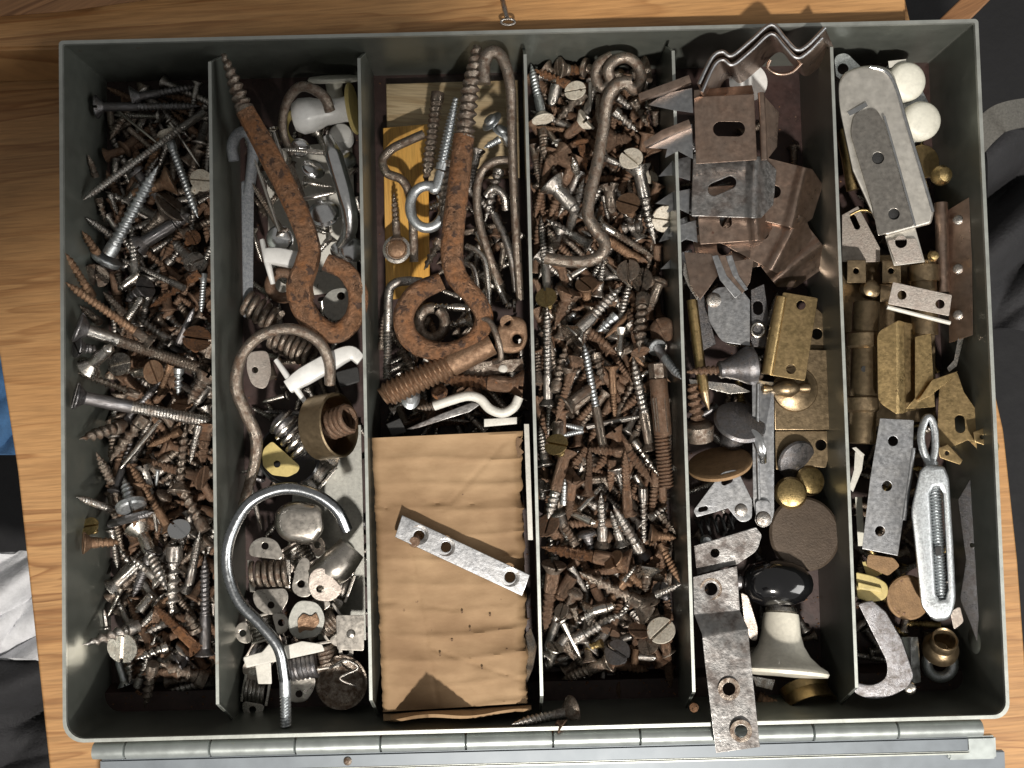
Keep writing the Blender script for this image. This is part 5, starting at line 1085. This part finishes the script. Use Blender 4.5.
part(t, 'arm', plate([(693, 511, 3), (722, 472, 5), (737, 469, 5), (752, 500), (752, 520, 8), (740, 523, 6), (728, 508), (716, 512), (697, 517)], 35, 1.4, holes=[(727, 481, 6, 3.2, -25), (703, 509, 5, 2.4, -15)]), 'strap')
part(t, 'rivet', disc(741, 510, 35.6, 6.5, .6, dome=3), 'steel_'); part(t, 'rivet', disc(763, 519, 29, 8, .6, dome=3), 'steel_')
part(t, 'link', plate([(755, 500, 6), (770, 500, 6), (773, 524, 7), (757, 528, 7)], 28.5, 1.4, rc=4), 'strap')
one('glide', 'big flat brown furniture disc between the brass beads and the black knob', 'disc', lathepx([(33, 0), (36, 1.5), (36.5, 6), (34, 8), (1, 8.5)], 803, 534, 24, (-.03, .12, 1), 48, (1, .95)), 'fibre', (803, 534, 24))
one('spring_wire', 'tangle of thin black spring wire behind the blackened strap', 'spring', spring((697, 528, 22), (735, 520, 22), 8, 5, 1.4), 'rubberblack', (712, 525, 22))
one('blue_bead', 'small blue-white bead above the blackened strap', 'bead', lathepx([(1, 0), (5, 2), (6, 6), (4, 10), (1, 11)], 705, 540, 26), 'zinc_', (705, 540, 28))
one('angle_iron', 'dark blackened strap end with one hole above the offset steel strap', 'plate', plate([(694, 546), (756, 527, 2), (762, 535, 3), (757, 551, 6), (738, 564), (697, 575)], 39, 1.6, holes=[(715, 553, 4.5)], tilt=(.02, 0)), 'blackstrap', (725, 550, 38))
t = thing('oval_handle', 'glossy black oval knob lying on its side', 'knob', loc(777, 586, 22))
part(t, 'knob', lathepx([(1, 0), (10, 2), (18, 8), (22, 18), (23.5, 32), (22, 48), (17, 60), (9, 68), (1, 71)], 742, 582, 30, (1, -.06, 0), 40), 'blackglass')
part(t, 'ferrule', lathepx([(6, 0), (8, 2), (8, 6), (5, 8)], 742, 582, 30, (-1, .05, 0)), 'dark_')
t = thing('offset_strap', 'long bent steel strap with three holes hanging over the front edge of the tray', 'strap', loc(725, 660, 42))
def bz(x, y): return np.interp(y, [560, 611, 634, 663, 760], [-4.5, -4.5, 1.0, 1.5, 5.0])
part(t, 'strap', plate([(693, 577), (737, 566), (740, 611), (748, 628), (751, 662), (760, 747), (716, 753), (705, 664), (702, 634), (694, 614)], 46, 2.1, holes=[(711, 589, 6.4), (729, 689, 6.4), (741, 731, 6.2)], bend=bz, cuts=[(690, 617, 745, 609), (700, 639, 750, 629), (703, 665, 752, 661)], bev=.5), 'blackstrap')
for (px, py, z) in ((711, 589, 42.5), (729, 689, 49.9), (741, 731, 52.0)):
    part(t, 'countersink', lathepx([(6.5, -.3), (7.5, 0), (11, .45), (11, .2), (6.5, -.8)], px, py, z, (0, 0, 1), 30, caps=False), 'brown_')
one('spoon_tongue', 'pale narrow metal tongue right of the offset strap', 'tongue', plate([(741, 592), (748, 596, 3), (758, 628, 5), (757, 641, 4), (750, 640, 4), (744, 620)], 34, 1.4, rc=3), 'pinkish', (750, 618, 33))
t = thing('porcelain_knob', 'cream porcelain bell-shaped knob with a flared rim', 'knob', loc(787, 645, 22))
part(t, 'bell', lathepx([(15, 0), (17, 1), (18, 8), (19, 20), (22, 31), (28, 41), (37, 49), (44, 53), (45.5, 56), (44, 59), (30, 60), (12, 58)], 781, 613, 29, (-.11, -1, .26), 48), 'porcelain')
part(t, 'collar', lathepx([(10, -5), (15, -4), (16, 0), (14, 2)], 781, 612, 29, (-.11, -1, .26), 32), 'nickel_')
one('brass_ferrule', 'curved golden brass ferrule under the rim of the porcelain knob', 'ferrule', lathepx([(21, 0), (25, 2), (22, 9), (24, 18), (26, 22), (24, 22), (20, 9), (19, 0)], 803, 684, 14, (.15, -.75, .55), 40, caps=False), 'brassplate', (803, 690, 16))
lay(5, 757, 697, 797, 714, 12, 'rust', 'x', ['c0', 'fr.9'], zf=16, label='rusty threaded screw pointing right between the offset strap and brass ferrule')
one('metal_tag', 'dull triangular scrap between the offset strap and the brass ferrule', 'scrap', plate([(752, 676), (775, 680), (772, 690), (756, 686)], 22, 1), 'steel_', (762, 682, 22))
one('rust_crumb', 'orange rust crumb at the front end of the fourth divider', 'crumb', lathepx([(1, 0), (4, 2), (4.5, 6), (2, 9), (.5, 10)], 693, 706, 42.5), 'orange_', (693, 706, 43))

# ================================================================== SIXTH COMPARTMENT
buried('buried_screws', 'loose brass and brown screws under the fittings of the right compartment', 6, 90, lambda y: 864, lambda y: 966, 150, 690, 14, 74, ['brass_', 'brown_', 'steel_'], (12, 20), (2.4, 3.6))
fill(6, 2, lambda y: 862, lambda y: 955, 240, 420, ['brass', 'brown'], 61, 34, 60, 6, 10)
fill(6, 3, lambda y: 866, lambda y: 965, 420, 680, ['brass', 'brown', 'dark', 'steel'], 62, 34, 56, 6, 10)
one('tab', 'zinc tab with an eyelet hole in the upper left of the right compartment', 'tab', plate([(834, 56, 6), (846, 52, 6), (860, 66), (868, 80), (846, 84), (836, 76)], 26, 1.4, holes=[(843, 69, 5.5)]), 'zinc_', (846, 68, 26))
t = thing('foot_bracket', 'blue-grey bracket carrying two round cream rubber feet', 'bracket', loc(910, 100, 22))
part(t, 'plate', plate([(886, 66), (907, 61), (935, 115), (930, 132), (905, 150), (880, 90)], 22, 1.4, rc=3), 'zinc_')
part(t, 'rubber_foot', disc(902, 84, 23, 19.5, 12, (.08, -.1, 1), dome=5), 'rubber'); part(t, 'rubber_foot', disc(917, 123, 23, 19.5, 12, (.08, -.08, 1), dome=5), 'rubber')
part(t, 'clip_edge', block([(888, 61), (906, 59), (907, 65), (889, 68)], 24, 27, bev=.5), 'palewhite')
t = thing('slide_catch', 'long dulled chrome catch housing with a drilled inner plate', 'catch', loc(885, 150, 30))
part(t, 'housing', block([(838, 104, 22), (838, 74, 26), (866, 64, 18), (893, 68, 22), (905, 118), (934, 212, 4), (931, 224, 3), (886, 236, 4), (877, 225), (852, 170)], 24, 36.5, bev=3.0, rc=2), 'chrome')
part(t, 'inner_plate', plate([(850, 132, 9), (855, 112, 7), (876, 108, 6), (884, 122), (914, 226), (878, 236), (872, 205)], 37.4, 1.2, holes=[(878, 158, 6), (894, 214, 5.6)], bev=.5, rc=2, tilt=(.02, 0)), 'catch')
part(t, 'bright_edge', wire([(870, 67, 36), (886, 72, 36.4), (896, 88, 36.4), (906, 122, 36.4), (920, 168, 36.4), (933, 212, 36.2)], 2.0), 'bright')  # bright wire laid on as the edge highlight of the housing
[part(t, 'dark_hole_disc', disc(a_, b_, 37.2, 5.9, .25), 'rubberblack') for a_, b_ in ((878, 158), (894, 214))]; part(t, 'raised_rib', wire([(884, 116, 38.3), (899, 168, 38.3), (915, 226, 38.3)], 1.3, smooth=0), 'bright'); part(t, 'tongue', plate([(847, 112), (866, 102), (868, 106), (850, 116)], 37, 1, tilt=(.05, 0)), 'bright')  # black discs stand in for the shade inside the two holes
part(t, 'tail', plate([(885, 236), (915, 227), (925, 262), (894, 266)], 32, 1.2, holes=[(901, 244, 9, 5, 10)], rc=1), 'chrome')
t = thing('ball_catch', 'brass ball knob on a round brass boss right of the chrome housing', 'knob', loc(932, 172, 24))
part(t, 'boss', disc(922, 162, 22, 17, 3, (.1, 0, 1)), 'brassdark'); part(t, 'ball', lathepx([(1, 0), (7, 2), (10, 8), (10, 12), (7, 18), (1, 20)], 935, 177, 28, (.2, -.1, 1)), 'brass_')
one('pivot_pin', 'pinkish-brown cylinder standing along the copper-brown hinge', 'pin', wire([(941, 203, 26), (942, 240, 26), (943, 292, 25)], 6.4, smooth=0, n=20), 'clip', (942, 245, 25))
t = thing('butt_hinge', 'dark copper-brown hinge leaf standing against the right wall', 'hinge', loc(960, 268, 24))
part(t, 'leaf', plate([(948, 210), (969, 197), (972, 262), (973, 335), (949, 343)], 30, 1.3, tilt=(.35, 0), rc=1), 'clip')
for y in (220, 269, 315): part(t, 'screw', disc(958, y, 29.8, 5, .6, (-.5, 0, .9), dome=1.5), 'steel_')
one('hinge_barrel', 'pale brass tube in the shadow left of the chrome housing', 'tube', wire([(843, 130, 18), (849, 158, 18), (854, 190, 17)], 7.5, smooth=0, n=18), 'brassplate', (848, 160, 18))
one('cut_plate', 'pinkish plate with a slanted cut below the pale brass tube', 'plate', plate([(842, 215), (858, 206), (880, 248), (880, 262), (842, 262)], 18, 1.2, holes=[(855, 222, 8, 3, 65)], tilt=(.1, 0)), 'pinkish', (860, 240, 18))
one('wire_clip', 'thin brass wire clip below the chrome housing', 'wire', wire([(850, 215, 26), (862, 210, 28), (874, 214, 28), (880, 232, 26)], 1.3), 'brass_', (865, 215, 26))
t = thing('brass_hasp', 'wide aged brass hasp plate with two square drilled lugs', 'hasp', loc(875, 280, 12))
part(t, 'plate', plate([(842, 256), (934, 254), (936, 420), (846, 430)], 12, 1.6), 'antique')
for (a, b) in ((856, 271), (891, 271)): part(t, 'lug', block([(a-9, b-11), (a+10, b-11), (a+10, b+12), (a-9, b+12)], 14, 28, bev=1, holes=[(a, b, 2.8)]), 'antique')
part(t, 'ball', disc(869, 290, 22, 10, 5, dome=6), 'antique'); part(t, 'lug', block([(880, 284), (892, 284), (892, 302), (880, 302)], 13, 22, bev=1), 'antique')
one('cut_tab', 'pale plated tab with a round hole above the pinkish angle piece', 'tab', plate([(887, 240), (916, 238), (923, 260), (896, 264)], 34, 1.2, holes=[(901, 242, 6)], rc=3), 'pinkish', (905, 250, 34))
one('brass_bead', 'tiny brass ball beside the pale plated tab', 'ball', lathepx([(1, 0), (4, 1), (5.5, 5), (4, 9), (1, 10)], 931, 257, 32), 'brass_', (931, 257, 33))
t = thing('door_bolt', 'aged brass barrel bolt with two collars and a small hole', 'bolt', loc(863, 370, 22))
part(t, 'barrel', lathe([(12*K(22), 0), (13*K(22), .0006), (13*K(22), 141*K(22)), (11*K(22), 142*K(22))], at(866, 302, 24), at(862, 444, 24)-at(866, 302, 24), 28), 'antique')
for y in (340, 404): part(t, 'collar', lathe([(14*K(22), 0), (16.2*K(22), .0008), (16.2*K(22), 14*K(22)), (14*K(22), 16*K(22))], at(865-(y-300)*.03, y-8, 24), (-.03, -1, 0), 28), 'antique')
part(t, 'pin_hole_dark', disc(864, 369, 29.0, 3, .5), 'rubberblack')  # black disc gives the dark inside of the hole
t = thing('door_bolt', 'shorter aged brass barrel bolt under the pinkish angle piece', 'bolt', loc(924, 295, 24))
part(t, 'barrel', wire([(923, 262, 25), (925, 335, 25)], 12.5, smooth=0, n=26), 'antique'); part(t, 'collar', wire([(923, 266, 25), (923.5, 282, 25)], 15, smooth=0, n=26), 'antique')
t = thing('angle_piece', 'pinkish plated angle piece with two holes, upper middle of the right compartment', 'bracket', loc(920, 300, 36))
part(t, 'plate', plate([(893, 282), (952, 295), (949, 316), (888, 304)], 38, 1.3, holes=[(902, 295, 4.6), (940, 304, 4.6)], rc=1), 'pinkish'); part(t, 'flange', wire([(887, 307, 37), (918, 315, 37), (950, 323, 37)], 2.1, smooth=0, n=8), 'palewhite')
t = thing('brass_channel', 'bright golden brass channel with a dark groove', 'channel', loc(905, 370, 28))
part(t, 'leaf', plate([(877, 332, 7), (899, 320, 2), (904, 322), (906, 413), (896, 414), (878, 402, 7)], 34, 1.3, bend=lambda x, y: .09*(x-877) if x < 897 else 1.8-.3*(x-897), cuts=[(897, 300, 897, 420), (900.5, 300, 900.5, 420)], grid=9), 'brassplate')
part(t, 'groove', plate([(904, 322), (915, 324), (916, 410), (905, 412)], 24, 1.3), 'brassdark'); part(t, 'leaf', plate([(915, 337), (931, 333), (935, 407), (906, 409), (915, 398)], 29, 1.3), 'brassplate')
part(t, 'tongue', plate([(917, 402), (932, 380), (958, 371), (950, 380), (930, 396)], 32, 1.2, tilt=(.04, 0)), 'brassplate')
one('tongue', 'thin nickel tongue below the copper-brown hinge', 'tongue', plate([(958, 338), (964, 337), (957, 366), (949, 372), (947, 368), (954, 360)], 29, 1), 'nickel_', (956, 355, 29))
one('claw', 'small dark claw against the right wall under the copper hinge', 'claw', wire([(972, 320, 30), (977, 328, 31), (982, 336, 32)], [3.5, 2.5, .6]), 'dark_', (977, 328, 30))
t = thing('brass_bracket', 'curved brass bracket with a dark oval hole and two square lugs by the right wall', 'bracket', loc(965, 420, 24))
part(t, 'arm', plate([(940, 377), (957, 371, 4), (964, 392), (982, 418), (1000, 446, 3), (996, 457, 4), (984, 456), (968, 440), (950, 448), (937, 446), (938, 410)], 28, 1.2, holes=[(960, 424, 9, 5, 85)], rc=1.5, bend=lambda x, y: .10*(x-965)), 'brassdark')
for (a, b) in ((950, 456), (985, 440)): part(t, 'lug', block([(a-12, b-8), (a-2, b-12), (a+13, b+4), (a+10, b+9), (a-10, b+2)], 26, 36, bev=.8, holes=[(a-3, b-3, 2)]), 'brassdark')
t = thing('screen_hanger', 'grey steel hanger plate with three holes left of the turnbuckle', 'plate', loc(888, 485, 32))
part(t, 'plate', plate([(880, 418), (914, 420), (913, 452), (906, 500), (898, 556), (862, 549), (870, 480)], 34, 1.6, holes=[(893, 441, 5), (887, 486, 5), (880, 531, 5)], rc=1, bev=.5), 'strap')
part(t, 'fold', wire([(913, 448, 34), (908, 486, 34), (903, 520, 34)], 3, smooth=0), 'strap')
t = thing('turnbuckle', 'grey zinc turnbuckle with a slotted body and an eye at its upper end', 'turnbuckle', loc(932, 520, 30))
part(t, 'body', block([(920, 470, 4), (927, 464, 3), (944, 466, 3), (949, 478, 4), (953, 540), (956, 600, 8), (950, 620, 8), (934, 622, 7), (921, 606, 6), (911, 510, 8)], 28, 42, bev=3.4, holes=[([(930, 494), (934, 487), (939, 487), (943, 494), (948, 590), (945, 599), (940, 600), (936, 594)],)], rc=1), 'zinc_')
part(t, 'rod', wire([(931, 462, 36), (935, 500, 37.5), (941, 600, 37.5)], 6.6, smooth=0, n=16, tr=(.2, 1, 3.0, .3)), 'zinc_'); part(t, 'nut', block([(935, 547), (941, 546), (942, 555), (936, 556)], 39.5, 41.2, bev=.4), 'rubberblack')
part(t, 'eye', wire([(929, 464, 36), (923, 450, 36), (921, 435, 36), (925, 420, 36), (930, 418, 36), (934, 428, 36), (935, 448, 36), (932, 463, 36)], 3.8, n=14), 'zinc_')
one('folded_strip', 'white folded nickel strip at the left divider of the right compartment', 'strip', join(plate([(855, 452), (864, 455), (862, 470), (853, 492), (849, 488), (854, 470)], 26, 1), plate([(852, 448), (856, 447), (865, 455), (861, 457)], 27, 1)), 'palewhite', (857, 470, 26))
one('cream_strip', 'narrow cream strip along the left divider below the folded strip', 'slat', block([(855, 497), (862, 497), (865, 546), (858, 546)], 16, 24, bev=.6), 'rubber', (860, 520, 20))
one('wood_chip', 'brown leather chip below the steel hanger plate', 'chip', plate([(868, 554), (894, 558), (900, 566), (888, 576), (866, 566)], 24, 2, rc=3), 'leather', (880, 563, 23))
t = thing('token', 'orange-brown round token with worn raised marks along its edge', 'token', loc(905, 595, 18))
part(t, 'disc', lathepx([(20, 0), (22, 1), (22, 4), (20, 4.8), (18, 4.2), (1, 4.2)], 907, 597, 20, (.05, 0, 1), 40), 'leather')
for k in range(9):
    a = math.radians(100+k*19); part(t, 'raised_mark', block([(907+17*math.cos(a)-1.6, 597+17*math.sin(a)-1), (907+17*math.cos(a)+1.6, 597+17*math.sin(a)-1.2), (907+17*math.cos(a)+1.2, 597+17*math.sin(a)+1.4), (907+17*math.cos(a)-1.4, 597+17*math.sin(a)+1.2)], 21.4, 22.1, bev=.2), 'copper_')
t = thing('plastic_tab', 'pale yellow rounded tab with a raised bar at the left divider', 'tab', loc(872, 587, 26))
part(t, 'tab', block([(856, 572), (874, 576, 6), (889, 584, 8), (887, 600, 9), (870, 602), (857, 598)], 25, 29, bev=1, rc=2), 'yellow'); part(t, 'bar', block([(858, 582), (882, 588), (882, 593), (858, 589)], 29, 31, bev=.8, rc=1), 'yellow')
one('cream_block', 'small cream block behind the pale yellow tab', 'block', block([(862, 562), (874, 560), (882, 574), (868, 580)], 18, 24, bev=.8), 'yellow', (870, 570, 20))
t = thing('sash_hook', 'flat grey steel hook curving left at the front of the right compartment', 'hook', loc(885, 660, 28))
part(t, 'hook', plate([(858, 604, 2), (872, 600, 2), (886, 612), (902, 640), (914, 676, 4), (908, 688, 5), (888, 698, 10), (868, 700, 8), (853, 692, 4), (855, 682, 3), (872, 686, 8), (887, 678, 8), (887, 662, 6), (874, 636)], 34, 3, bev=1.1), 'dark_')
part(t, 'rivet', disc(909, 688, 32, 6.5, 2, dome=4), 'nickel_')
one('channel_piece', 'pale aluminium channel piece beside the steel hook', 'channel', plate([(901, 637), (918, 637), (921, 682), (913, 684), (909, 660)], 32, 1.2, bend=lambda x, y: -abs(x-911)*.35, cuts=[(911, 630, 911, 690)]), 'bright', (911, 660, 31))
one('zinc_ring', 'grey zinc ring at the foot of the brass thimble', 'ring', wire(arcpts(940, 664, 13, 0, 360, 24, 17), 5.5, n=14, caps=False), 'zinc_', (940, 667, 20))
t = thing('brass_thimble', 'small open brass thimble below the turnbuckle', 'thimble', loc(937, 640, 22))
part(t, 'cup', lathepx([(14, 0), (17, 3), (17, 9), (15, 14), (12.5, 17), (12.5, 27), (11.5, 28.5), (10, 27), (9, 4)], 939, 652, 18, (-.1, .62, .78), 32), 'antique')
one('lock_blade', 'dark curved blade leaning on the right wall beside the turnbuckle', 'blade', plate([(958, 500), (972, 476, 4), (979, 482, 4), (982, 560), (977, 642), (969, 620), (960, 600, 5), (966, 560)], 22, 1.4, tilt=(.25, 0), holes=[(972, 545, 2.4)]), 'dark_', (970, 560, 22))
one('fibre_scrap', 'dull scrap between the token and the zinc ring', 'scrap', plate([(950, 612), (960, 606), (964, 622), (954, 630)], 16, 1.2, rc=3), 'pinkish', (957, 618, 16))

# ================================================================== FOURTH COMPARTMENT, TOP PIECES
t = thing('gate_hook', 'rusty brown gate hook with a coiled eye lying on the screws', 'hook', loc(600, 160, 30))
HK = [(545, 258, 31), (572, 262, 32), (592, 260, 33), (603, 252, 33), (604, 241, 33), (595, 229, 33), (588, 215, 33), (590, 195, 33), (598, 160, 33), (604, 125, 34), (608, 98, 36), (618, 84, 38), (631, 82, 38)]
part(t, 'rod', wire(HK, 6.2, n=16), 'brown_')
part(t, 'coiled_eye', wire([(608, 98, 36), (616, 88, 37), (626, 84, 38), (635, 90, 37), (641, 80, 35), (638, 66, 35), (628, 58, 36), (616, 60, 37), (608, 70, 37), (611, 82, 35), (603, 88, 33), (596, 78, 33), (599, 64, 34), (612, 56, 35)], 5.6, n=14), 'brown_')
t = thing('expansion_bolt', 'long brown expansion bolt with a hex end, ribbed sleeve and coarse thread', 'bolt', loc(662, 430, 24))
zz = 30
part(t, 'nut', lathe([(8*K(zz), 0), (9*K(zz), .0005), (9*K(zz), 15*K(zz)), (7*K(zz), 17*K(zz))], at(657, 363, zz), (.06, -1, 0), 6), 'brown_')
part(t, 'sleeve', lathe([(8.5*K(zz), 0), (9.3*K(zz), .0006), (9*K(zz), 14*K(zz)), (9.3*K(zz), 16*K(zz)), (9*K(zz), 55*K(zz)), (7.5*K(zz), 57*K(zz))], at(658, 379, zz), (.06, -1, 0), 20), 'rust_')
V_ = []
for k in range(5):
    part(t, 'rib', wire([(655+k*2.8-2, 398, zz+3.2), (658.5+k*2.8-2, 432, zz+3.2)], .9, smooth=0, n=6), 'brown_')
part(t, 'thread', wire([(662, 434, zz), (664, 460, zz), (666, 487, zz)], 8.0, smooth=0, n=18, tr=(0, 1, 3.6, .22)), 'rust_')

# ------------------------------------------------------------------ labels that came out alike: tell them apart by place
from collections import defaultdict
_g = defaultdict(list)
for o in sc.objects:
    if o.parent is None and 'label' in o: _g[o['label']].append(o)
for lb, os_ in _g.items():
    if len(os_) > 1:
        os_.sort(key=lambda o: -o.location.y)
        wd = {2: ['upper', 'lower'], 3: ['uppermost', 'middle', 'lowest']}.get(len(os_), ['uppermost', 'second', 'third', 'lowest']+['lower']*20)
        for o, q in zip(os_, wd): o['label'] = q+' '+lb
for o in sc.objects:
    if o.parent is None and 'label' in o:
        ws = o['label'].split()
        for drop in ('short', 'flat-head', 'half', 'buried', 'lying', 'the', 'long'):
            if len(ws) > 16 and drop in ws: ws.remove(drop)
        o['label'] = ' '.join(ws[:16])
